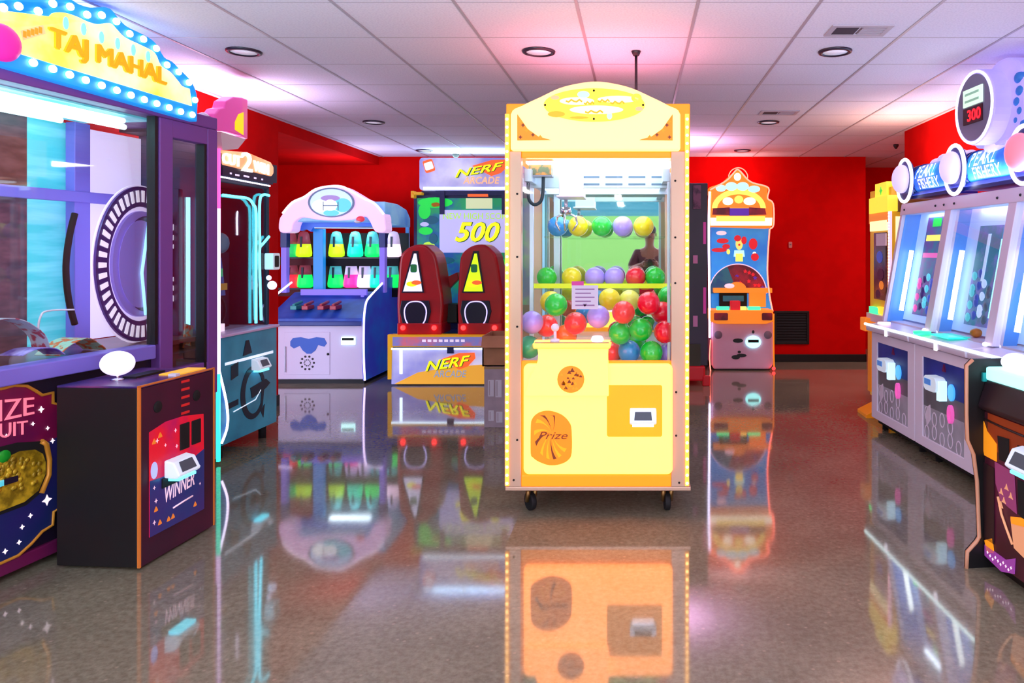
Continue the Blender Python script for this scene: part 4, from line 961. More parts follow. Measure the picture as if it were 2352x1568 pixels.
bottle(773, 1, 'lime', 'teal', 'lime yellow bottle on the upper shelf right of the blue divider'); bottle(816, 1, 'teal', 'teal', 'teal bottle in the middle of the upper shelf'); bottle(856, 1, 'green', 'teal', 'green bottle on the upper shelf beside the right post')
bottle(904, 1, 'white', 'pale', 'pale pink bottle on the upper shelf outside the right post')
bottle(670, 2, 'red', 'red', 'red bottle at the far left of the lower shelf'); bottle(701, 2, 'green', 'red', 'green bottle on the lower shelf left of the blue divider')
bottle(771, 2, 'green', 'teal', 'bright green bottle on the lower shelf right of the blue divider'); bottle(807, 2, 'pink', 'pale', 'hot pink bottle on the lower shelf'); bottle(838, 2, 'white', 'pale', 'white pink bottle on the lower shelf'); bottle(866, 2, 'teal', 'teal', 'teal bottle on the lower shelf beside the right post'); bottle(901, 2, 'green', 'teal', 'green bottle on the lower shelf outside the right post')

# ------------------------------------------------------------------ back: foam-blaster shooting game
def blaster():
    F = Frame(-2.68, 8.0, 0); h = F.hit; Wd = 1.36
    t = thing('blaster_game', 'two-player shooting game with red gun pods and NERF sign', 'arcade machine', F)
    E('nerf panel', '#8a8ad0', .55, noise=(1.6, '#d8d8f4', .4, .68)); mat('nerf navy', '#1a2860', .4); mat('nerf yellow trim', '#e8b020', .4, es=.25); E('nerf amber', '#e8a838', .6); E('nerf orange', '#f0602a', .85); E('nerf yellow', '#f4f010', 1.0); E('nerf green', '#8ad818', .9); E('nerf dark green', '#1a5a20', .3)
    mat('pod red', '#b80a18', .35, noise=(3, '#a00816', .4, .7)); mat('pod dark', '#140a2a', .4); E('white bar', '#dff4ff', 2.4); E('pod ring', '#b8b0f0', 1.6); E('tri white', '#e0e0ff', .9); E('tri lime', '#c8f010', 1.0); E('tri ink', '#186838', .5)
    def put(pts, m_, name, y0, y1, par=t, bev=0.0): return MB(m_).prism([(p[0], p[1]) for p in F.hits(pts, y0)], y0, y1).build(name, par, bevel=bev)
    # base
    MB('nerf navy').box(.0, Wd, .05, 1.45, .10, .52).build('base', t, bevel=.008)
    MB('kick').box(.05, Wd-.05, .10, 1.40, 0, .10).build('kick_plate', t)
    put([(899, 882), (901, 800), (1181, 800), (1181, 882)], 'nerf panel', 'front_panel', .0, .05)
    fp = put([(905, 882), (960, 855), (1040, 842), (1181, 832), (1181, 882)], 'nerf amber', 'swoosh', -.004, 0)
    xa = h(893, 0)[0]; MB('nerf yellow trim').box(xa-.01, xa+.03, -.01, .05, .07, h(0, 768)[1]).build('edge_trim', t)
    a = h(895, 800); c = h(1181, 769)
    MB('nerf yellow trim').box(a[0], Wd, -.02, .12, a[1]+.02, c[1]).build('top_rail', t)
    E('strip print', '#7a78b8', .5, noise=(2, '#d86050', .5, .6)); MB('strip print').box(a[0]+.04, Wd-.04, -.026, -.02, a[1]+.03, c[1]-.02).build('strip_print', t)
    E('strip letter', '#d8c8e0', .8); b = MB('strip letter')
    for i in range(8): b.box(.36+i*.06, .40+i*.06, -.028, -.026, a[1]+.075, a[1]+.10)
    b.build('strip_lettering', t)
    MB('white bar').box(a[0]+.02, Wd-.3, -.012, 0, a[1]-.012, a[1]+.006).build('light_bar', t); MB('white bar').box(.11, .14, -.006, .0, .13, a[1]-.02).build('light_bar', t)
    MB('nerf navy').box(.63, .70, -.03, .0, a[1]-.05, a[1]+.02).build('bracket', t)
    def logo(par, px0, px1, pyt, pyb, y, slant, sub=None):
        x0, zt_ = h(px0, pyt, y); x1, zb_ = h(px1, pyb, y); w_, hh = x1-x0, zt_-zb_
        sw = MB('nerf orange').prism([(x0+w_*.35, zb_+hh*.75), (x0+w_*.75, zb_+hh*1.12), (x0+w_*1.1, zb_+hh*1.15), (x0+w_*1.12, zb_+hh*.8), (x0+w_*.95, zb_+hh*.3), (x0+w_*.75, zb_+hh*.1)], y-.006, y).build('logo_flash', par)
        def fn(o): return lambda u, v: (x0+o+u*w_, zb_-o*.6+u*slant+v*(hh-slant))
        b = MB('nerf dark green'); b.text('NERF', None, y-.007, .004, .3, .02, fn(.008)); b.m('nerf yellow'); b.text('NERF', None, y-.012, .006, .3, .012, fn(0)); b.build('lettering', par)
        if sub:
            m_, y0_, y1_ = sub; xx0, zz1 = h(px0+18, y0_, y); xx1, zz0 = h(px1-8, y1_, y)
            b = MB(m_); b.text('ARCADE', (xx0, xx1, zz0, zz1), y-.006, .004, .2, .01); b.build('sub_lettering', par)
    E('sub grey', '#8a9ab8', .6); E('sub orange', '#f0b080', .9)
    logo(t, 978, 1080, 815, 852, -.005, .07, ('sub grey', 850, 866))
    # pods
    first = None
    for k_, dx_ in enumerate((0, 139)):
        sh = lambda P: [(a_+dx_, c_) for a_, c_ in P]
        P = F.hits(sh([(914, 762), (911, 700), (914, 640), (918, 592), (930, 574), (950, 563), (974, 562), (990, 574), (1001, 590), (1010, 640), (1018, 700), (1012, 762)]), .08)
        pod = MB('pod red').prism([(p[0], p[1]) for p in sm2(P, 3)], .08, .50).build('gun_pod', t, bevel=.03, seg=3)
        MB('pod dark').prism([(p[0], p[1]) for p in F.hits(sh([(948, 576), (960, 576), (974, 672), (922, 672)]), .07)], .068, .08).build('display_bezel', pod)
        tr = 'tri lime' if k_ else 'tri white'
        b = MB(tr).prism([(p[0], p[1]) for p in F.hits(sh([(951, 582), (956, 582), (970, 669), (926, 669)]), .065)], .062, .068)
        c = h(950+dx_, 616, .06); b.m('tri ink').prism(rrect(c[0]-.035, c[0]+.035, c[1]-.045, c[1]+.045, .02), .058, .062)
        c = h(950+dx_, 652, .06); b.m('nerf yellow').prism(ell(c[0]-.02, c[1], .06, .03, 14), .059, .062).m('nerf orange').prism(ell(c[0]+.03, c[1]+.015, .055, .025, 14), .057, .06)
        b.build('triangle_display', pod)
        MB('pod dark').prism([(p[0], p[1]) for p in F.hits(sh([(922, 690), (985, 690), (990, 715), (978, 757), (928, 757), (918, 715)]), .07)], .066, .08).build('holster', pod, bevel=.006)
        P = smooth_path([(p[0], .06, p[1]) for p in F.hits(sh([(942, 750), (932, 735), (929, 712), (938, 696), (955, 692), (970, 696), (979, 712), (976, 735), (966, 750)]), .06)], 4)
        MB('pod ring').tube(P, .007, 6).build('ring_light', pod)
        for px in (924, 996):
            c = h(px+dx_, 753, .02); MB('red glow').ball((c[0], .04, c[1]), .028, nu=12, nv=8).build('red_lamp', pod)
        c0 = h(912+dx_, 768, .05); c1 = h(1014+dx_, 742, .05)
        MB('pod red').box(c0[0], c1[0], .05, .45, c0[1], c1[1]).build('pod_foot', pod, bevel=.01)
    # toy blaster between the pods
    P = [(1002, 672), (1004, 648), (1018, 640), (1050, 625), (1054, 640), (1032, 662), (1020, 690), (1008, 690)]
    MB('pod red').prism([(p[0], p[1]) for p in F.hits(P, .45)], .45, .55).build('toy_gun', t, bevel=.008)
    MB('black').box(h(1012, 0, .3)[0], h(1050, 0, .3)[0], .3, .5, h(0, 742, .3)[1], h(0, 698, .3)[1]).build('gun_cradle', t, bevel=.01)
    # screen tower
    y = .95
    MB('nerf navy').prism([(p[0], p[1]) for p in F.hits([(950, 770), (950, 455), (968, 438), (1230, 438), (1235, 770)], y)], y, 1.45).build('screen_housing', t, bevel=.01)
    E('bez teal', '#1a5aa0', .4, noise=(4, '#20a068', .42, .6)); E('screen lav', '#b0b0e0', .8); E('art green', '#10d848', .7); E('art teal', '#10607a', .4); E('art red', '#d83030', .6); E('art lime', '#a8e040', .8)
    bz = MB('bez teal').prism([(p[0], p[1]) for p in F.hits([(958, 700), (958, 455), (1225, 455), (1225, 700)], y-.02)], y-.02, y).build('bezel', t)
    b = MB('art green')
    for px, py, ra, rb, m_ in ((1000, 465, 40, 12, 'art green'), (975, 485, 14, 18, 'art green'), (990, 505, 18, 10, 'art teal'), (978, 530, 16, 9, 'art green'), (995, 548, 10, 12, 'art teal'), (985, 565, 14, 10, 'art lime'), (1000, 470, 10, 6, 'art red'), (1022, 598, 22, 8, 'art teal'), (1030, 600, 12, 5, 'art green'), (975, 515, 10, 5, 'screen lav'), (1150, 602, 12, 9, 'art green')):
        p = h(px, py, y-.022); b.m(m_).prism(ell(p[0], p[1], ra*.00527, rb*.00527, 16), y-.0225-.0007*(px % 9), y-.02)
    b.build('bezel_art', bz)
    sc = MB('screen lav').prism([(p[0], p[1]) for p in F.hits([(1010, 580), (1010, 482), (1178, 482), (1178, 580)], y-.03)], y-.04, y-.02).build('screen', t)
    x0, z0 = h(1045, 555, y-.045); x1, z1 = h(1148, 510, y-.045)
    b = MB('nerf dark green'); b.text('500', (x0+.006, x1+.010, z0-.008, z1+.004), y-.041, .003, .3, .03); b.m('nerf yellow'); b.text('500', (x0, x1, z0, z1), y-.044, .005, .3, .02); b.build('score', sc)
    x0, z0 = h(1018, 503, y-.04); x1, z1 = h(1172, 489, y-.04); b = MB('art lime'); b.text('NEW HIGH SCORE', (x0, x1, z0, z1), y-.040, .003, 0, .0); b.build('screen_text', sc)
    p0 = h(1070, 479, y-.05); p1 = h(1130, 455, y-.05); E('score plate', '#c8d8a8', .7); MB('score plate').box(p0[0], p1[0], y-.05, y-.02, p0[1], p1[1]).m('nerf orange').box(p0[0]+.02, p1[0]-.05, y-.045, y-.02, p1[1]+.02, p1[1]+.05).build('score_plate', t)
    p = h(958, 445, y-.1); MB('nerf yellow trim').box(p[0]-.06, p[0]+.06, y-.12, y-.02, p[1]-.012, p[1]+.02).box(p[0]-.07, p[0]-.03, y-.12, y-.02, p[1]-.05, p[1]+.035).build('toy_dart_blaster', t, bevel=.006)
    # upper lit sign
    yq = .85
    P = F.hits([(963, 437), (961, 362), (1236, 362), (1236, 437)], yq)
    x0, z0 = P[0]; x1, z1 = P[2]
    sg = MB('nerf panel').prism(rrect(x0, x1, z0, z1, .04), yq, yq+.30).build('sign', t, bevel=.008)
    MB('white bar').box(x0+.05, x1-.05, yq-.004, yq, z0+.006, z0+.04).build('sign_light', sg)
    logo(sg, 1046, 1156, 372, 408, yq-.003, .10, ('sub orange', 406, 422))
    p = h(985, 381, yq-.005); E('badge white', '#f0f0ff', .9)
    b = MB('nerf orange').prism(rrect(p[0]-.06, p[0]+.06, p[1]-.075, p[1]+.075, .02), yq-.006, yq).m('badge white').prism(rrect(p[0]-.05, p[0]+.05, p[1]-.045, p[1]+.045, .015), yq-.009, yq-.006); b.v = [(p[0]+(a-p[0])*math.cos(.3)-(c_-p[1])*math.sin(.3), bb, p[1]+(a-p[0])*math.sin(.3)+(c_-p[1])*math.cos(.3)) for a, bb, c_ in b.v]
    b.build('badge', sg)
    b = MB('nerf navy').box(.3, .36, yq+.05, 1.4, 1.9, h(0, 437, yq)[1]).box(1.05, 1.11, yq+.05, 1.4, 1.9, h(0, 437, yq)[1]).box(.25, Wd-.1, yq+.06, 1.3, h(0, 440, .95)[1]-.05, h(0, 437, yq)[1]+.02); b.build('sign_bracket', t)
blaster()

# ------------------------------------------------------------------ boxes behind the crane
mat('cardboard', '#b07a58', .8, noise=(8, '#a06c4c', .4, .7)); mat('cardboard grey', '#a8949e', .8, noise=(8, '#988690', .4, .7)); mat('box label', '#c8c0cc', .6); mat('tape', '#9a7a50', .4)
x0 = at(1112, 0, 6.1)[0]; zt = at(0, 842, 6.1)[2]
t = thing('carton', 'lower grey-brown carton with white printed symbols behind the crane game', 'box', loc=(x0, 6.1, 0))
MB('cardboard grey').box(0, .55, 0, .45, 0, zt).build('body', t, bevel=.004)
b = MB('box label')
def bx_(px0, px1, py0, py1): a = at(px0, py1, 6.1); c = at(px1, py0, 6.1); return a[0]-x0, c[0]-x0, a[2], c[2]
for q in ((1121, 1134, 872, 910), (1138, 1152, 872, 912), (1140, 1154, 945, 970), (1122, 1134, 942, 966)):
    a, c, e, f = bx_(*q); MB('box label').box(a, c, -.002, 0, e, f).m('cardboard grey').box(a+.010, a+.016, -.003, -.002, e+.01, f-.01).build('label', t)
MB('tape').box(0, .55, -.001, 0, zt-.02, zt).build('tape', t)
t = thing('carton', 'upper open brown carton sitting on a grey-brown carton', 'box', loc=(x0-.02, 6.12, zt))
zt2 = at(0, 772, 6.1)[2]-zt
MB('cardboard').box(0, .012, 0, .4, 0, zt2).box(.5, .512, 0, .4, 0, zt2).box(0, .512, 0, .012, 0, zt2).box(0, .512, .388, .4, 0, zt2).box(0, .512, 0, .4, 0, .01).build('body', t)
MB('cardboard').add([(0, 0, zt2), (.512, 0, zt2), (.512, -.05, zt2-.09), (0, -.05, zt2-.09)], [(0, 1, 2, 3)]).build('flap', t)

# ------------------------------------------------------------------ dark purple cabinet right behind the crane
def violet_cabinet():
    F = Frame(.05, 8.02, 0); h = F.hit
    t = thing('prize_vending_cabinet', 'dark violet cabinet with pink lights half hidden behind the crane game', 'arcade machine', F)
    mat('vio', '#2c0f38', .4, noise=(2, '#1a1028', .4, .7)); E('vio pink', '#b82a8a', .35); mat('vio poster', '#7a4a6a', .5, noise=(12, '#3a1a3a', .45, .6)); mat('vio red', '#b80818', .4, es=.15, ec='#b80818'); mat('olive', '#3a3a28', .6)
    xr = h(1626, 0)[0]; zt = h(0, 420)[1]; zb = h(0, 840)[1]
    MB('vio').box(0, xr, .02, .65, zb, zt).build('body', t, bevel=.006)
    a, c = h(1592, 480), h(1610, 425); MB('vio poster').box(a[0], c[0], .0, .02, a[1], c[1]).build('poster', t)
    MB('vio pink').box(xr-.05, xr-.02, .005, .02, h(0, 560)[1], h(0, 510)[1]).box(xr-.05, xr-.02, .005, .02, h(0, 720)[1], h(0, 660)[1]).build('accent_light', t)
    mat('vio label', '#d088b8', .5); a = h(1592, 605)
    MB('vio label').box(a[0], a[0]+.05, .005, .02, a[1], a[1]+.09).box(a[0], a[0]+.05, .005, .02, h(0, 750)[1], h(0, 725)[1]).build('label', t)
    MB('olive').box(.05, xr-.08, -.01, .02, zb, h(0, 790)[1]).build('vent_panel', t)
    MB('vio red').box(.0, xr-.03, -.03, .60, .05, zb).build('base', t, bevel=.02)
    MB('vio red').box(xr-.06, xr+.02, -.05, .02, .0, .11).build('foot', t, bevel=.01)
violet_cabinet()

# ------------------------------------------------------------------ clown wheel game
def clown_game():
    F = Frame(.93, 9.02, 0); h = F.hit; k = 9.02/FPX
    t = thing('clown_wheel_game', 'tall clown themed wheel game with orange lit crest and pink base', 'arcade machine', F)
    mat('clown pink', '#f0bcdc', .4, noise=(2, '#f6c8e6', .4, .6)); mat('clown grey', '#8a7a94', .4); E('clown orange', '#f08420', .75); E('clown yellow', '#ffe05a', 1.1); E('clown cream', '#fff4d8', 1.6); E('clown sky', '#1f7ad8', .6, noise=(3, '#38a0e8', .4, .7)); E('clown cyan', '#a8e8f0', 1.0); E('clown red', '#d81828', .55); E('clown skin', '#f0e070', .8); E('neon coral', '#ff6a58', 4.0); E('neon blue white', '#dcd8ff', 5.0); E('dome red', '#5a0c20', .3, noise=(7, '#a01830', .4, .65)); E('dome blue', '#184a78', .35, noise=(6, '#28687a', .4, .6)); E('clown purple', '#5a28b0', .5); E('pink strip', '#f8c8d8', .9)
    def pr(pts, m_, name, y0, y1, par=t, bev=0): return MB(m_).prism([(p[0], p[1]) for p in F.hits(pts, y0)], y0, y1).build(name, par, bevel=bev)
    pr([(1640, 848), (1634, 838), (1634, 738), (1776, 738), (1776, 838), (1768, 848)], 'clown pink', 'base', 0, .62, t, .02)
    MB('kick').box(.0, .70, .04, .6, 0, .04).build('kick_plate', t)
    for px in (1650, 1764):
        p = h(px, 769, -.004); MB('clown grey').lathe((p[0], 0, p[1]), [(.0005, -.006), (.045, -.006), (.05, 0)], 18, 'y').build('speaker', t)
    p = h(1730, 785, -.01); E('clown reader', '#9af4f4', 2.2); MB('clown reader').prism(ell(p[0], p[1], .095, .075, 20), -.025, 0).m('matte black').box(p[0]-.065, p[0]+.065, -.03, -.025, p[1]-.005, p[1]+.03).build('card_reader', t)
    b = MB('dark')
    for px, py, ra, rb in ((1695, 782, 12, 5), (1690, 820, 10, 5), (1703, 816, 12, 4), (1698, 808, 4, 3), (1730, 762, 3, 4)):
        p = h(px, py, -.002); b.prism(ell(p[0], p[1], ra*k, rb*k, 12), -.003-.0004*(px % 4), 0)
    b.build('base_print', t)
    # orange control shelf
    pr([(1632, 738), (1632, 712), (1776, 712), (1776, 738), (1760, 744), (1648, 744)], 'clown orange', 'control_shelf', -.08, .3, t, .01)
    for px, w_ in ((1656, 16), (1762, 12)):
        p = h(px, 727, -.085); MB('dome red').prism(rrect(p[0]-w_*k, p[0]+w_*k, p[1]-.045, p[1]+.045, .015), -.09, -.08).build('shelf_print', t)
    E('btn green', '#38e890', 2.0); E('btn amber', '#ffd060', 1.6)
    for px, m_, w_ in ((1661, 'btn green', 14), (1708, 'btn amber', 7), (1733, 'btn green', 14)):
        p = h(px, 708, -.06); MB(m_).box(p[0]-w_*k, p[0]+w_*k, -.06, .02, p[1]-.03, p[1]+.02).build('button', t, bevel=.006)
    p = h(1689, 702, -.05); MB('clown red').box(p[0]-.06, p[0]+.06, -.06, .02, p[1]-.06, p[1]+.06).build('lever_block', t, bevel=.01)
    p = h(1682, 686, .18); MB('matte black').box(p[0]-.16, p[0]+.18, .16, .3, p[1]-.09, p[1]+.09).m('dome blue').box(p[0]-.12, p[0]+.14, .155, .16, p[1]-.03, p[1]+.04).build('ticket_tray', t)
    p = h(1740, 686, .18); MB('clown orange').box(p[0]-.1, p[0]+.1, .16, .3, p[1]-.1, p[1]+.1).build('side_box', t)
    MB('clown orange').box(.02, .74, .10, .4, h(0, 672, .1)[1], h(0, 662, .1)[1]).build('wheel_ledge', t)
    # blue backboard, curved in profile
    y = .25
    bb = pr([(1634, 712), (1634, 522), (1766, 522), (1762, 580), (1764, 640), (1772, 712)], 'clown sky', 'backboard', y, .55)
    c = h(1698, 668, y-.005); kk = (9.02+y)/FPX
    R = 66*kk
    MB('dome red').prism(ell(c[0]-.02, c[1]-.03, R*.98, R, 30, 0, PI*.62)+[(c[0]-.02, c[1]-.03)], y-.02, y).m('dome blue').prism(ell(c[0]-.02, c[1]-.03, R*.98, R, 20, PI*.62, PI)+[(c[0]-.02, c[1]-.03)], y-.02, y).m('pink strip').tube([(a, y-.02, q) for a, q in ell(c[0]-.02, c[1]-.03, R, R*1.02, 30, 0, PI)], .006, 6).build('wheel_dome', t)
    b = MB('clown red')
    for i in range(18):
        a = .2+random.random()*1.6; r = R*math.sqrt(random.random())*.9; b.m(random.choice(['clown red', 'dome red', 'clown purple'])).prism(star(c[0]-.02+r*math.cos(a), c[1]-.03+r*math.sin(a), .03, 5, .5), y-.022-.0004*i, y-.02)
    b.build('dome_print', t)
    b = MB('clown skin')
    p = h(1698, 560, y-.01); b.prism(ell(p[0], p[1], .045, .075, 16), y-.006, y).m('clown red').prism(ell(p[0]-.02, p[1]+.07, .045, .04, 12), y-.008, y).prism(ell(p[0]+.06, p[1]+.045, .035, .05, 12), y-.008, y).prism(ell(p[0], p[1]-.01, .014, .014, 10), y-.010, y)
    b.m('clown cyan').prism([(p[0]-.07, p[1]-.16), (p[0]+.07, p[1]-.16), (p[0]+.06, p[1]-.08), (p[0]-.06, p[1]-.08)], y-.005, y).m('clown yellow').prism([(p[0]-.045, p[1]-.22), (p[0]+.045, p[1]-.22), (p[0]+.045, p[1]-.12), (p[0]-.045, p[1]-.12)], y-.007, y)
    for px, py, ra, rb, m_ in ((1730, 560, 10, 13, 'clown red'), (1734, 590, 9, 9, 'clown red'), (1733, 582, 4, 4, 'clown cream'), (1660, 553, 14, 6, 'clown red'), (1652, 574, 18, 5, 'clown red'), (1668, 566, 9, 6, 'clown red'), (1673, 578, 4, 6, 'clown yellow'), (1657, 535, 12, 5, 'pink strip')):
        p = h(px, py, y-.01); b.m(m_).prism(ell(p[0], p[1], ra*kk, rb*kk, 14), y-.004-.0006*(px % 5), y)
    b.build('backboard_print', t)
    c = h(1686, 660, .14); b = MB('clown orange').prism(ell(c[0]+.04, c[1]-.02, .11, .09, 16, 0, PI), .12, .16); b.m('pink strip').ball((c[0]-.06, .12, c[1]+.02), .045, (1.4, .6, .7), 12, 8); b.build('wheel_hub', t)
    # crest
    out = [(1632, 520), (1630, 490), (1634, 445), (1629, 430), (1660, 420), (1672, 408), (1686, 395), (1694, 388), (1704, 395), (1716, 410), (1730, 420), (1764, 430), (1762, 455), (1774, 465), (1776, 515), (1768, 524)]
    yc = -.02
    cr = pr(out, 'clown orange', 'crest', yc, .40, t, .01)
    b = MB('clown yellow'); kc = (9.0)/FPX
    c = h(1697, 480, yc)
    b.ring(ell(c[0], c[1], 62*kc, 46*kc, 24, .05, PI-.05), ell(c[0], c[1], 50*kc, 34*kc, 24, .05, PI-.05), yc-.006, yc)
    b.m('clown cream').prism([(p[0], p[1]) for p in F.hits([(1632, 518), (1632, 500), (1774, 500), (1772, 518)], yc)], yc-.008, yc)
    b.m('clown yellow').prism([(p[0], p[1]) for p in F.hits([(1645, 508), (1645, 496), (1757, 496), (1757, 508)], yc)], yc-.010, yc)
    b.m('clown purple').prism([(p[0], p[1]) for p in F.hits([(1675, 495), (1675, 478), (1720, 478), (1720, 495)], yc)], yc-.010, yc)
    b.m('dome red').prism([(p[0], p[1]) for p in F.hits([(1636, 493), (1638, 478), (1676, 476), (1676, 494)], yc)], yc-.010, yc).prism([(p[0], p[1]) for p in F.hits([(1720, 494), (1720, 476), (1757, 478), (1760, 493)], yc)], yc-.010, yc)
    for px, py, ra, rb, m_ in ((1656, 432, 12, 8, 'clown cyan'), (1680, 428, 14, 10, 'clown cyan'), (1706, 428, 14, 10, 'clown cyan'), (1732, 434, 14, 8, 'clown cyan'), (1672, 462, 12, 9, 'clown cream'), (1722, 462, 14, 9, 'clown cream'), (1697, 458, 10, 9, 'clown yellow'), (1698, 486, 7, 6, 'clown cream'), (1694, 406, 8, 9, 'clown cream')):
        p = h(px, py, yc-.01); b.m(m_).prism(ell(p[0], p[1], ra*kc, rb*kc, 16), yc-.0085-.0007*(px % 6), yc)
    b.build('crest_print', cr)
    def neon(pts, m_, name, y_, r=.010, par=t):
        MB(m_).tube([(v.x, y_, v.z) for v in smooth_path([(a, 0, q) for a, q in F.hits(pts, y_)], 4)], r, 8).build(name, par)
    neon([(1631, 436), (1660, 420), (1674, 410), (1686, 396), (1694, 389), (1704, 397), (1716, 411), (1730, 420), (1765, 431), (1763, 455), (1776, 468), (1777, 515), (1769, 525)], 'neon coral', 'neon_crest', yc-.01, .009)
    neon([(1676, 412), (1674, 402), (1682, 390), (1696, 385), (1709, 390), (1717, 402), (1716, 412)], 'neon coral', 'neon_loop', .04, .006)
    neon([(1768, 525), (1764, 580), (1763, 630), (1768, 680), (1775, 715)], 'neon coral', 'neon_side', -.02, .009)
    neon([(1630, 440), (1628, 520), (1629, 640), (1630, 750), (1630, 775)], 'neon blue white', 'neon_side', -.02, .013)
    neon([(1632, 780), (1630, 820), (1632, 852)], 'neon coral', 'neon_foot', -.02, .007); neon([(1777, 720), (1777, 800), (1778, 846)], 'clown orange', 'edge_strip', -.01, .009)
    MB('red glow').ball((h(1776, 850)[0], -.03, .03), .022, nu=10, nv=8).build('foot_lamp', t)
clown_game()

# ------------------------------------------------------------------ right: three-station token drop
def pearl():
    F = Frame(1.93, 6.12, -86.0); h = F.hit; ST = .81; N = 3; Lg = ST*N
    t = thing('token_drop_game', 'white three-station token game with cyan windows and PEARL FISHERY canisters', 'arcade machine', F)
    mat('pearl white', '#f0e8f6', .4); mat('pearl trim', '#dcd2e6', .35, .1); E('pearl neon', '#e0ffff', 3.5); mat('pearl navy', '#142a78', .4, es=.12, ec='#1a30a0', noise=(3, '#2a3a98', .4, .7)); mat('pearl grey', '#66686c', .4, noise=(3, '#7a7e82', .4, .7)); mat('pearl pale grey', '#a4a6ae', .4, noise=(7, '#b4b6c0', .4, .6))
    E('pearl glass back', '#9cc0f4', .6, noise=(1.6, '#b8c8fa', .4, .7)); E('pearl tube', '#f0ffff', 4.5); E('pearl art', '#6a4a98', .35, noise=(9, '#2a7a9a', .42, .62)); E('pearl art teal', '#2a86a8', .35, noise=(10, '#7a80d8', .42, .62)); E('pearl side blue', '#4a84d0', .4)
    zc = .86; Dp = .78
    MB('pearl white').box(0, Lg, .03, Dp, .085, zc-.05).build('base', t, bevel=.006)
    for x in (.08, .75, 1.0, 1.55, 1.75, 2.35):
        MB('matte black').cyl((x, .10, 0), (x, .10, .09), .025, n=10).build('foot', t)
    b = MB('matte black').box(.03, Lg-.03, .06, Dp, .045, .085); b.build('skirt', t)
    for s in range(N):
        x0 = s*ST
        b = MB('pearl white').ring([(x0+.006, .09), (x0+ST-.006, .09), (x0+ST-.006, zc-.07), (x0+.006, zc-.07)], [(x0+.12, .16), (x0+ST-.12, .16), (x0+ST-.12, zc-.14), (x0+.12, zc-.14)], .012, .03)
        d = b.build('door', t, bevel=.004)
        za, zb_, zm1, zm2 = .16, zc-.14, .50, .40
        xa, xb = x0+.12, x0+ST-.12
        MB('pearl navy').box(xa, xb, .022, .028, zm1, zb_).m('pearl grey').box(xa, xb, .022, .028, zm2-.02, zm1).m('pearl pale grey').box(xa, xb, .022, .028, za, zm2-.02).build('door_art', d)
        b = MB('pearl white')
        for i in range(9): 
            xx = xa+.05+(i % 5)*.11; zz = .20+.11*(i//5)+.02*(i % 2); b.ring(ell(xx, zz, .035, .05, 14), ell(xx, zz, .027, .042, 14), .020, .022)
        b.prism([(xa+.05, .24), (xa+.11, .30), (xa+.10, .40), (xa+.06, .38), (xa+.03, .32)], .020, .022)
        b.build('seabed_print', d)
        xc = (xa+xb)/2+.02
        r = MB('reader white').prism(rrect(xc-.16, xc+.02, .52, .62, .04), -.05, .022).m('pearl side blue').box(xc-.14, xc-.05, -.054, -.05, .56, .60).build('card_reader', d, bevel=.008)
        E('reader face', '#c8f4ff', .9); E('reader blue', '#48a8f0', .9); E('tag pink', '#d858a8', .8)
        MB('reader face').box(xc-.01, xc+.03, -.03, .022, .47, .60).build('reader_light', d); MB('reader blue').prism(ell(xc+.10, .54, .04, .055, 16), .010, .022).build('reader_halo', d)
        MB('tag pink').ring(ell(xc+.10, .40, .032, .06, 18), ell(xc+.10, .40, .02, .042, 18), -.0, .02).build('key_tag', d)
        MB('plum red').prism([(xc-.02, .66), (xc+.02, .66), (xc, .71)], .012, .022).build('arrow_print', d)
        # counter section
        MB('pearl trim').prism([(-.035, zc-.055), (-.04, zc-.01), (-.02, zc), (.34, zc+.03), (.34, zc-.05)], x0+.01, x0+ST-.01, 'x').build('counter', t, bevel=.006)
    MB('pearl neon').tube([(0, -.04, zc-.002), (Lg, -.04, zc-.002)], .010, 8).build('neon_edge', t)
    for x in (0.405, 1.215, 2.025): MB('white glow').box(x+.0, x+.035, -.046, -.034, zc-.06, zc-.01).build('edge_clip', t, bevel=.003)
    # tilted window bays; y and z follow the slope
    yb0, zb0, yt0, zt0 = .13, zc+.02, .30, 1.82
    def sl(x, f, dy=0): return (x, yb0+(yt0-yb0)*f+dy, zb0+(zt0-zb0)*f)
    def quad(b, x0, x1, f0, f1, dy): b.add([sl(x0, f0, dy), sl(x1, f0, dy), sl(x1, f1, dy), sl(x0, f1, dy)], [(0, 1, 2, 3)]); return b
    for s in range(N+1):
        x = s*ST
        b = MB('pearl trim'); w = .045 if 0 < s < N else .04
        xs0, xs1 = max(0, x-w), min(Lg, x+w)
        b.add([sl(xs0, 0, -.03), sl(xs1, 0, -.03), sl(xs1, 1, -.03), sl(xs0, 1, -.03), sl(xs0, 0, .04), sl(xs1, 0, .04), sl(xs1, 1, .04), sl(xs0, 1, .04)], [(0, 1, 2, 3), (4, 7, 6, 5), (0, 3, 7, 4), (1, 5, 6, 2), (3, 2, 6, 7), (0, 4, 5, 1)])
        b.build('mullion', t, bevel=.004)
        if 0 < s < N: MB('white glow').ball((x, yb0-.045, zc+.03), .018, (1, 1, .8), 12, 8).build('mullion_lamp', t)
    b = MB('pearl trim').add([sl(0, .93, -.035), sl(Lg, .93, -.035), sl(Lg, 1.03, -.035), sl(0, 1.03, -.035), sl(0, .93, .08), sl(Lg, .93, .08), sl(Lg, 1.03, .08), sl(0, 1.03, .08)], [(0, 1, 2, 3), (4, 7, 6, 5), (3, 2, 6, 7), (0, 4, 5, 1), (0, 3, 7, 4), (1, 5, 6, 2)])
    hd = b.build('header', t, bevel=.004)
    for x in (.08, .62, .75, .9, 1.45, 1.7): MB('dark').ball(sl(x, .975, -.037), .009, nu=8, nv=6).build('header_screw', hd)
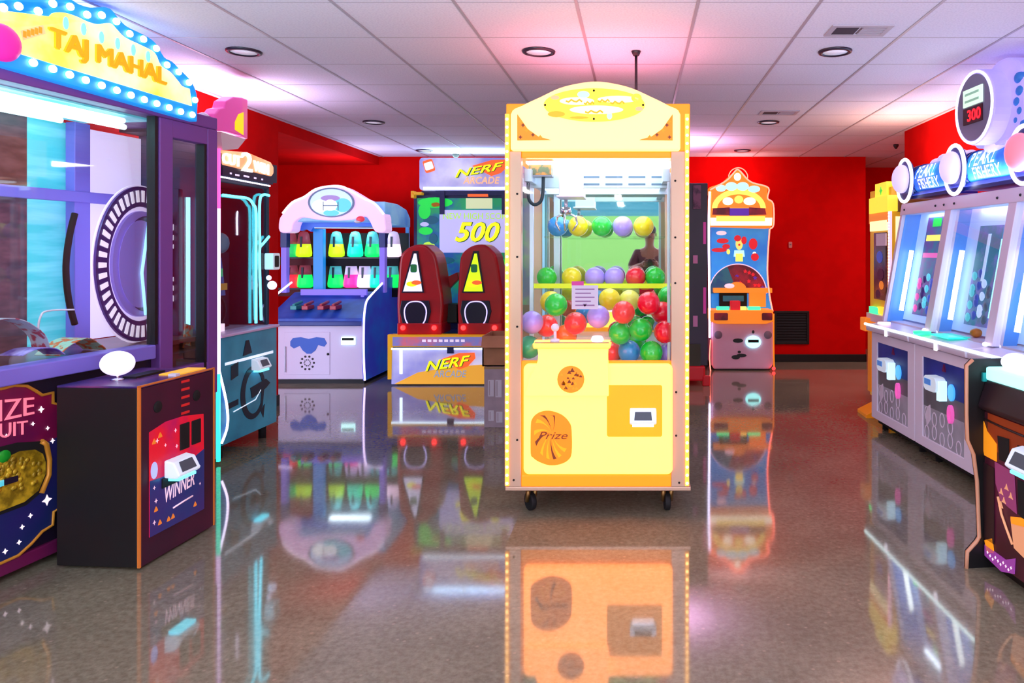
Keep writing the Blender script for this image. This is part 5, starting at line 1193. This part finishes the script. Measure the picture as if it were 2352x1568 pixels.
    MB('pearl side blue').prism([(yb0, zb0), (yt0, zt0), (Dp, zt0), (Dp, zb0)], -.005, .01, 'x').build('end_wall', t)
    MB('pearl white').box(0, Lg, yt0+.02, Dp, zt0, zt0+.03).build('roof', t)
    for s in range(N):
        x0 = s*ST+.045; x1 = (s+1)*ST-.045
        MB('window glass').add([sl(x0, 0, -.005), sl(x1, 0, -.005), sl(x1, .93, -.005), sl(x0, .93, -.005)], [(0, 1, 2, 3)]).build('window_pane', t)
        by = .62
        def slab_(b, xa_, xb_, f0, f1, d0, d1):
            b.add([sl(xa_, f0, d0), sl(xb_, f0, d0), sl(xb_, f1, d0), sl(xa_, f1, d0), sl(xa_, f0, d1), sl(xb_, f0, d1), sl(xb_, f1, d1), sl(xa_, f1, d1)], [(0, 1, 2, 3), (4, 7, 6, 5), (0, 3, 7, 4), (1, 5, 6, 2), (3, 2, 6, 7), (0, 4, 5, 1)]); return b
        slab_(MB('pearl glass back'), x0-.02, x1+.02, .02, .97, .13, .145).build('back_panel', t)
        slab_(MB('pearl side blue'), x0-.012, x0-.002, .0, .97, .0, .13).build('side_panel', t); slab_(MB('pearl glass back'), x1+.002, x1+.012, .0, .97, .0, .13).build('side_panel', t)
        MB('pearl trim').box(x0, x1, yb0+.03, by, zb0-.01, zb0+.005).build('play_deck', t)
        p0 = sl(x0+.07, .10, .07); p1 = sl(x0+.07, .62, .07); MB('pearl tube').tube([p0, p1], .018, 10).build('light_tube', t)
        p0 = sl(x1-.06, .22, .08); p1 = sl(x1-.06, .76, .08); MB('pearl tube').tube([p0, p1], .012, 10).build('light_tube', t)
        E('pearl cut blue', '#3a58c0', .4); b = slab_(MB('pearl cut blue'), x1-.16, x1-.12, .80, .90, .122, .13); slab_(b, x1-.05, x1-.02, .82, .90, .122, .13); b.build('deck_fitting', t)
        m_ = 'pearl art' if s == 0 else 'pearl art teal'; f1 = .90 if s == 0 else .80
        b = slab_(MB(m_), x0+.17, x0+.46, .08, f1, .118, .13)
        if s == 0:
            slab_(b.m('clown yellow'), x0+.20, x0+.44, .70, .75, .114, .12); slab_(b.m('tag pink'), x0+.19, x0+.44, .56, .60, .114, .12); slab_(b.m('art green'), x0+.27, x0+.40, .82, .89, .114, .12)
            for i in range(16): a_ = .10+.075*(i//4)+.02*(i % 3); c_ = x0+.18+.068*(i % 4); b.m(('tag pink', 'pearl cut blue', 'oval teal', 'ring violet')[(i*7) % 4]).ball(sl(c_+.03, a_+.03, .118), .034, (1, .3, 1), 8, 6)
        else:
            for i in range(18): a_ = .10+.07*(i//4)+.02*(i % 3); c_ = x0+.18+.068*(i % 4); b.m(('oval teal', 'pearl cut blue', 'oval ice', 'art teal')[(i*5) % 4]).ball(sl(c_+.03, a_+.03, .118), .034, (1, .3, 1), 8, 6)
            slab_(b.m('oval ice'), x0+.30, x0+.33, .40, .74, .112, .12)
            slab_(b.m('cyan glow'), x0+.47, x0+.485, .15, .70, .11, .13)
        b.build('playfield_art', t)
        lamp('bay_lamp', 'AREA', F.world((x0+x1)/2, .37, zt0-.06), 1.2, (.72, .85, 1), .45, (0, 0, F.a), sy=.06)
        # canister marquee
        yc, zcn, R = .36, 2.02, .125
        E('can blue', '#2a66d8', .55, noise=(2, '#40c8e8', .45, .7)); mat('can navy', '#1c2c7a', .3); E('shell white', '#f4f0ff', 1.3); E('pearl lav', '#d0c2f8', .85); E('pearl coral', '#ff7a90', .85); E('ice letter', '#e8ffe0', 1.2); E('pale letter', '#fff0ff', 1.1); E('cloud white', '#c8bcf0', .7)
        xa, xb = s*ST+.20, (s+1)*ST+.04
        can = MB('can blue').lathe((0, yc, zcn), [(R, xa), (R, xb)], 28, 'x').m('can navy').lathe((0, yc, zcn), [(R*1.05, xa-.02), (R*1.05, xa+.04)], 28, 'x').lathe((0, yc, zcn), [(R*1.06, xa+.07), (R*1.06, xa+.085)], 28, 'x').box(xa, xb, yc-.10, yc+.10, zcn-R-.02, zcn-R+.03).build('canister', t)
        sy, sz = yc-.015, zcn+.005
        yf = yc-R-.02; xs_ = xa-.02
        sh = MB('shell white').tube([(xs_+.135*math.cos(a), yf, sz+.17*math.sin(a)) for a in [2*PI*i/32 for i in range(32)]], .014, 8, True).m('can navy').prism(ell(xs_, sz, .128, .163, 28), yf+.002, yf+.03).build('shell_ring', can)
        MB('pearl coral' if s == 2 else 'pearl lav').ball((xs_-.012, yf-.02, sz+.015), .10, (1, .7, 1.15), 20, 14).build('pearl', can)
        def arc(x_, ang): return (x_, yc-(R+.016)*math.cos(ang), zcn+(R+.016)*math.sin(ang))
        b = MB('ice letter')
        def wrap(txt, xs_, xe_, a0, a1, m_):
            bb = MB(m_); bb.text(txt, (0, 1, 0, 1), 0, .004, 0, .012)
            V = [arc(xs_+(xe_-xs_)*v[0], a0+(a1-a0)*v[2]) for v in bb.v]
            return MB(m_).add(V, bb.f)
        wrap('PEARL', xa+.16, xb-.18, .02, .75, 'ice letter').build('lettering', can); wrap('FISHERY', xa+.20, xb-.12, -.62, -.04, 'pale letter').build('lettering', can)
        b = MB('cloud white')
        for i in range(5): b.ball((xa+.12+i*.125, yc+.06, zcn+R+.0+.02*(i % 2)), .065, (1.1, .8, .7), 12, 8)
        b.build('foam', can)
    # score topper
    F2y = .20
    p = h(2262, 247, F2y)
    xs, zs = p
    E('top lilac', '#9a92e8', .5, noise=(2, '#b8a8f4', .4, .7)); mat('top navy', '#3a3898', .4); E('top rim', '#e8e2ff', 1.3); mat('top glass', '#7a7898', .2); E('led red', '#ff1a28', 1.6); mat('led back', '#3a0618', .4); E('plate mint', '#c8ecd0', .9)
    tp = MB('top lilac')
    P = [(xs-.18, 2.14), (xs-.23, 2.30), (xs-.18, 2.48), (xs-.02, 2.62), (xs+.12, 2.66), (xs+.26, 2.62), (xs+.34, 2.52), (xs+.37, 2.36), (xs+.34, 2.24), (xs+.25, 2.14)]
    top = tp.prism(sm2(P, 4, True), F2y+.04, F2y+.30).build('topper', t, bevel=.02)
    MB('top navy').tube([(v[0], F2y+.30, v[1]) for v in sm2(P, 4, True)], .022, 8, True).build('topper_outline', top)
    mat('wave blue', '#2a70c8', .4, es=.2, ec='#2a70c8')
    b = MB('wave blue')
    for i, (dx_, zz) in enumerate(((.30, 2.50), (.31, 2.42), (.28, 2.36), (.31, 2.30), (.27, 2.25), (.33, 2.22))): b.ball((xs+dx_, F2y+.06, zz), .05-.004*i, (1, .8, .8), 10, 8)
    b.build('wave_print', top)
    dr = MB('top lilac').prism(ell(xs, zs, .235, .24, 36), F2y-.07, F2y+.08).build('score_display', top, bevel=.01)
    MB('top glass').prism(ell(xs, zs, .200, .212, 36), F2y-.076, F2y-.06).build('display_glass', dr)
    MB('top rim').tube([(a, F2y-.075, c) for a, c in ell(xs, zs, .218, .226, 36)], .009, 8, True).build('display_rim', dr)
    MB('plate mint').box(xs-.115, xs+.115, F2y-.084, F2y-.076, zs+.015, zs+.125).build('display_plate', dr)
    E('plate ink', '#8ab8a0', .5); b = MB('plate ink')
    for i in range(2): b.box(xs-.09, xs+.08, F2y-.086, F2y-.084, zs+.04+i*.045, zs+.055+i*.045)
    b.build('plate_print', dr)
    b = MB('led back').box(xs-.115, xs+.115, F2y-.084, F2y-.076, zs-.10, zs+.005); b.m('led red').text('300', (xs-.055, xs+.105, zs-.085, zs-.010), F2y-.085, .003, 0, .02); b.build('led_digits', dr)
    MB('cloud white').ball((xs-.02, F2y+.12, 2.14), .09, (1.6, 1, .7), 14, 8).ball((xs+.2, F2y+.14, 2.14), .10, (1.4, 1, .7), 14, 8).build('topper_foam', top)
    # tokens and prizes on the deck are things of their own
    def tok(name, x, y, z, fn_, label, cat): 
        b = MB(); fn_(b); o = b.build(name); o.location = F.world(x, y, z); o.rotation_euler = (0, 0, F.a); return tag(o, label, cat)
    E('slime teal', '#20d8c0', .7); E('slime green', '#28c890', .9); mat('amber toy', '#c07818', .35)
    zd = zb0+.005
    tok('toy_capsule', ST+.60, .42, zd, lambda b: b.m('slime green').lathe((0, 0, 0), [(.045, 0), (.05, .05)], 16).m('ring pale').lathe((0, 0, 0), [(.05, .05), (.045, .09), (.0005, .12)], 16), 'green and white toy capsule standing in the second window bay', 'capsule')
    tok('amber_token', ST+.42, .24, zd, lambda b: b.m('amber toy').ball((0, 0, .03), .04, (1, 1, .75), 14, 8), 'small amber orange lump on the deck of the second window bay', 'token')
    tok('teal_ticket_pack', ST+.26, .06, zc+.018, lambda b: b.m('slime teal').box(-.05, .20, -.03, .12, 0, .012), 'flat teal pack lying on the counter before the second bay', 'ticket pack')
    tok('mint_puck', ST+.10, .02, zc+.012, lambda b: b.m('green glow').lathe((0, 0, 0), [(.06, 0), (.06, .02), (.0005, .022)], 20), 'glowing mint puck on the white counter', 'puck')
    tok('pink_puck', .22, .03, zc+.014, lambda b: b.m('button pink').lathe((0, 0, 0), [(.05, 0), (.05, .016), (.0005, .018)], 20), 'pale pink puck on the counter at the far station', 'puck')
pearl()

# ------------------------------------------------------------------ yellow cabinet by the corridor
def yellow_cabinet():
    F = Frame(2.2, 7.0, -90); h = F.hit; k = 6.7/FPX; Lg = .575
    t = thing('ticket_tower', 'slim yellow game tower standing behind the far end of the white token game', 'arcade machine', F)
    mat('tow yellow', '#d8a010', .4, es=.3, ec='#e8a810'); E('tow lit', '#f4d838', .9); E('tow orange', '#e88020', .6); E('tow cream', '#fff0b0', 1.0); mat('tow glass', '#2a1420', .2, noise=(8, '#7a3a50', .42, .62)); E('tow bead', '#ffb8d0', 2.0); mat('tow dark', '#8a6008', .45); mat('tow foot', '#e88a08', .4, es=.2)
    MB('tow yellow').box(0, Lg, .01, .5, .10, 2.02).build('body', t, bevel=.006)
    def pl(px0, px1, py0, py1, m_, name, y0=0.0, y1=.012, par=t):
        xa, xb = h(px0, 600, y0)[0], h(px1, 600, y0)[0]; za, zb = h((px0+px1)/2, py1, y0)[1], h((px0+px1)/2, py0, y0)[1]
        return MB(m_).box(xa, xb, y0, y1, za, zb).build(name, par)
    pl(1996, 2038, 452, 488, 'tow lit', 'crown', -.03, .2); pl(2010, 2036, 420, 452, 'tow lit', 'crown_lamp', -.01, .15)
    a = h(2023, 438, -.012); MB('art green').prism(star(a[0], a[1], .04, 4, .5), -.014, -.01).build('crown_print', t)
    pl(1996, 2038, 488, 512, 'tow orange', 'banner', -.01, .012); pl(1998, 2036, 507, 530, 'tow cream', 'sign', -.014, .012); pl(2007, 2034, 534, 688, 'tow glass', 'window_pane', -.006, .012)
    pl(2012, 2034, 536, 564, 'pearl white', 'poster', -.010, .0)
    b = MB('tow orange')
    for px, py, r, m_ in ((2020, 590, 14, 'pearl cut blue'), (2022, 630, 14, 'plum red'), (2024, 655, 10, 'tow orange'), (2016, 675, 10, 'plum red')):
        p = h(px, py, -.008); b.m(m_).prism(ell(p[0], p[1], r*k*1.5, r*k, 12), -.009-.0004*(px % 4), -.006)
    b.build('window_print', t)
    pl(1996, 2014, 705, 722, 'green glow', 'button', -.03, .012); pl(2015, 2036, 706, 722, 'tow lit', 'button', -.02, .012)
    za, zb = h(2043, 690)[1], h(2043, 452)[1]
    b = MB('pink strip').box(Lg-.01, Lg+.016, -.012, .014, za, zb)
    for i in range(34): b.m('tow bead').ball((Lg+.012, -.012, za+.01+i*(zb-za-.02)/33), .009, nu=8, nv=6)
    b.build('light_strip', t)
    MB('tow dark').box(Lg-.2, Lg+.03, .06, .42, 1.80, 2.03).build('side_fin', t, bevel=.006); MB('tow cream').box(Lg, Lg+.006, .05, .13, 1.50, 1.76).build('side_sign', t)
    MB('tow orange').box(.05, .20, -.10, .1, .72, .84).build('ledge', t, bevel=.006); MB('tow foot').box(.0, .08, -.012, .06, .14, .72).build('edge_leg', t)
    MB('tow foot').prism([(-.20, 0), (-.20, .03), (-.06, .10), (0, .22), (.40, .22), (.40, 0)], .30, .56, 'x').build('foot', t, bevel=.004)
    pl(1990, 2030, 722, 740, 'pearl white', 'tray', -.05, .1)
yellow_cabinet()

# ------------------------------------------------------------------ right foreground pedestal
def right_pedestal():
    F = Frame(1.527, 3.42, -84.2); h = F.hit; Lg = .95
    t = thing('themed_pedestal', 'black pedestal with tan edge strip and orange desert artwork in the right corner', 'control pedestal', F)
    mat('rp black', '#0a0709', .45); mat('rp tan', '#c89070', .45, es=.1, ec='#c89070'); E('rp art', '#3a0e1a', .25, noise=(2.5, '#5a1a38', .42, .65)); E('rp rust', '#8a3410', .3, noise=(2, '#702818', .4, .7)); E('rp top', '#a0f8f4', 1.3); E('rp gold', '#e89018', .6); E('rp rose', '#8a3a68', .35); E('rp skin', '#d89a70', .45); mat('rp brown', '#2a1418', .5)
    yA = .075
    # far side panel with its stepped profile (y, z)
    prof_px = [(2214, 838), (2214, 950), (2216, 1008), (2230, 1040), (2238, 1100), (2243, 1228), (2236, 1240), (2216, 1262), (2214, 1305)]
    prof = []
    for px, py in prof_px:
        # far panel lies in the plane x = 0 of this frame
        dx = (px-CX)/FPX; tt = (F.ox*F.c+F.oy*F.s)/(dx*F.c+F.s); X, Y = tt*dx-F.ox, tt-F.oy
        prof.append((-X*F.s+Y*F.c, max(0, EYE-(py-CY)/FPX*tt)))
    prof[-1] = (prof[-1][0], 0)
    zt = prof[0][1]+.03
    poly = [(prof[0][0]+.03, zt)]+prof+[(.60, 0), (.60, zt)]
    sp = MB('rp black').prism(poly, 0, .022, 'x').build('side_panel', t)
    MB('rp tan').tube([(.022, a, c) for a, c in [(poly[0][0], zt-.004)]+prof], .009, 8).build('edge_strip', sp)
    MB('rp black').box(.022, Lg, yA+.012, .60, .05, .82).build('body', t)
    MB('rp black').box(.022, Lg, yA+.05, .60, .0, .05).build('kick_plate', t)
    fr = MB('rp art').box(.022, Lg, yA, yA+.012, .06, .72).build('front_panel', t)
    MB('rp rust').box(.05, Lg, yA-.002, yA, .56, .72).build('rust_band', fr)
    mat('hood', '#241018', .35)
    MB('hood').prism([(yA+.02, .72), (yA-.03, .735), (yA-.035, .75), (.08, .87), (.2, .87), (.2, .72)], .022, Lg, 'x').build('hood', t, bevel=.006)
    MB('rp top').box(.035, Lg, .07, .50, .868, .93).build('lit_top', t, bevel=.01)
    E('top teal', '#108888', .3); MB('top teal').box(.022, .035, .06, .4, .86, .90).build('top_corner', t)
    x, z = h(2332, 806, .18); MB('lamp globe').ball((x, .18, .955), .06, (1, 1, .7), 18, 12).build('ball_lamp', t)
    def pp(pts, m_, name, y0=yA-.003): return MB(m_).prism([(p[0], p[1]) for p in F.hits(pts, y0)], y0-.003, y0).build(name, fr)
    pp([(2258, 960), (2268, 990), (2290, 1020), (2290, 1060), (2262, 1045), (2256, 1010)], 'rp gold', 'gold_print')
    pp([(2258, 1060), (2284, 1075), (2284, 1250), (2262, 1235)], 'rp brown', 'pillar_print'); pp([(2286, 1060), (2330, 1085), (2336, 1180), (2300, 1150), (2288, 1110)], 'rp rose', 'sky_print')
    for pts in ([(2292, 1000), (2318, 1008), (2318, 1065), (2296, 1055)], [(2338, 1022), (2360, 1030), (2360, 1060), (2340, 1055)], [(2338, 1100), (2360, 1110), (2360, 1200), (2340, 1180)]): pp(pts, 'matte black', 'ticket_slot', yA-.006)
    pp([(2322, 1190), (2345, 1195), (2362, 1205), (2362, 1290), (2330, 1258)], 'rp skin', 'chest_print'); pp([(2322, 1186), (2345, 1188), (2362, 1196), (2362, 1212), (2324, 1202)], 'rp gold', 'chest_gold', yA-.007)
    pp([(2262, 1240), (2280, 1236), (2284, 1270), (2268, 1268)], 'rp gold', 'gold_print'); 
    b = MB('rp rose'); E('rp violet', '#8a3a90', .5); b.m('rp violet').prism([(p[0], p[1]) for p in F.hits([(2262, 1250), (2310, 1285), (2332, 1282), (2330, 1318), (2300, 1312), (2262, 1275)], yA-.004)], yA-.006, yA-.002)
    for i in range(10): p = h(2268+i*6, 1268+i*4+(i % 3)*4, yA-.007); b.m('star white').prism(star(p[0], p[1], .007), yA-.008, yA-.004)
    b.build('gem_print', fr)
    b = MB('rp skin'); P = F.hits([(2292, 1140), (2300, 1180), (2312, 1215), (2325, 1250)], yA-.008); b.tube([(p[0], yA-.008, p[1]) for p in P], .006, 6)
    for px, py in ((2300, 1130), (2312, 1120), (2322, 1140), (2298, 1160), (2306, 1150)): p = h(px, py, yA-.006); b.prism(star(p[0], p[1], .018, 3, .4), yA-.008, yA-.002)
    b.build('figure_print', fr)
    MB('rp brown').tube([(p[0], yA-.006, p[1]) for p in F.hits([(2262, 962), (2300, 980), (2352, 1002)], yA-.006)], .005, 6).build('scroll_line', fr)
    x, z = h(2345, 1062, yA-.05); reader(t, x+.03, yA-.005, z, 1.15)
right_pedestal()

# ------------------------------------------------------------------ the photographer, seen only in the crane mirror
def photographer():
    mat('skin', '#7a4a38', .5); mat('shirt', '#4a1c26', .8); mat('trousers', '#16161c', .8); mat('hair', '#120c0a', .6)
    t = thing('person', 'person in dark red shirt holding a black camera, reflected in the crane mirror', 'person', loc=(.18, -.62, 0))
    V = [(0, 0, .95), (0, 0, 1.18), (0, .02, 1.40), (0, .03, 1.50), (0, .05, 1.58), (0, .07, 1.66), (0, .06, 1.74),
         (.17, .0, 1.42), (.26, .10, 1.18), (.10, .32, 1.28), (-.17, 0, 1.42), (-.27, .10, 1.20), (-.08, .32, 1.28),
         (.10, 0, .88), (.12, .02, .48), (.13, 0, .09), (.13, .14, .04), (-.10, 0, .88), (-.12, .02, .48), (-.13, 0, .09), (-.13, .14, .04)]
    Ed = [(0, 1), (1, 2), (2, 3), (3, 4), (4, 5), (5, 6), (2, 7), (7, 8), (8, 9), (2, 10), (10, 11), (11, 12), (0, 13), (13, 14), (14, 15), (15, 16), (0, 17), (17, 18), (18, 19), (19, 20)]
    Rd = [.15, .14, .15, .07, .06, .085, .08, .07, .05, .035, .07, .05, .035, .09, .065, .045, .035, .09, .065, .045, .035]
    me = bpy.data.meshes.new('body'); me.from_pydata(V, Ed, []); o = bpy.data.objects.new('body', me); COL.objects.link(o); o.parent = t
    sk = o.modifiers.new('skin', 'SKIN'); o.modifiers.new('sub', 'SUBSURF').render_levels = 2
    for i, v in enumerate(me.skin_vertices[0].data): v.radius = (Rd[i], Rd[i]); v.use_root = (i == 0)
    me.materials.append(MATS['skin'])
    def sk_part(name, m_, idx, ed, add):
        m2 = bpy.data.meshes.new(name); m2.from_pydata([V[i] for i in idx], ed, []); q = bpy.data.objects.new(name, m2); COL.objects.link(q); q.parent = t
        q.modifiers.new('skin', 'SKIN'); q.modifiers.new('sub', 'SUBSURF').render_levels = 2
        for j, v in enumerate(m2.skin_vertices[0].data): r = Rd[idx[j]]+add; v.radius = (r, r); v.use_root = (j == 0)
        m2.materials.append(MATS[m_])
    sk_part('shirt', 'shirt', [0, 1, 2, 7, 8, 10, 11], [(0, 1), (1, 2), (2, 3), (3, 4), (2, 5), (5, 6)], .015)
    sk_part('trousers', 'trousers', [0, 13, 14, 15, 17, 18, 19], [(0, 1), (1, 2), (2, 3), (0, 4), (4, 5), (5, 6)], .014)
    MB('hair').ball((0, .045, 1.755), .10, (.95, 1.05, .85), 16, 10).build('hair', t)
    b = MB('skin').ball((0, .155, 1.69), .016, (1, 1, 1.3), 10, 8).ball((.09, .06, 1.69), .02, (.5, 1, 1.4), 8, 6).ball((-.09, .06, 1.69), .02, (.5, 1, 1.4), 8, 6).m('hair').ball((.035, .145, 1.715), .010, nu=8, nv=6).ball((-.035, .145, 1.715), .010, nu=8, nv=6).box(-.025, .025, .140, .148, 1.645, 1.652)
    b.build('face', t)
    for sx in (1, -1):
        b = MB('skin').ball((sx*.085, .345, 1.285), .04, (.7, 1.1, 1.0), 12, 8)
        for i in range(4): b.tube([(sx*.085, .37, 1.31-i*.02), (sx*.065, .41, 1.315-i*.021), (sx*.03, .405, 1.312-i*.021)], [.010, .009, .007], 6)
        b.tube([(sx*.08, .33, 1.32), (sx*.06, .33, 1.345), (sx*.035, .34, 1.35)], [.011, .010, .008], 6)
        b.build('hand', t)
    c = thing('photo_camera', 'black photo camera in the hands of the reflected person', 'camera', loc=(.18, -.27, 1.28))
    MB('black').prism(rrect(-.065, .065, -.045, .045, .012), -.03, .03).prism([(-.03, .045), (.03, .045), (.018, .07), (-.018, .07)], -.025, .025).build('body', c, bevel=.004)
    MB('black').cyl((0, .03, 0), (0, .10, 0), .036, .038, 20).build('lens', c)
photographer()
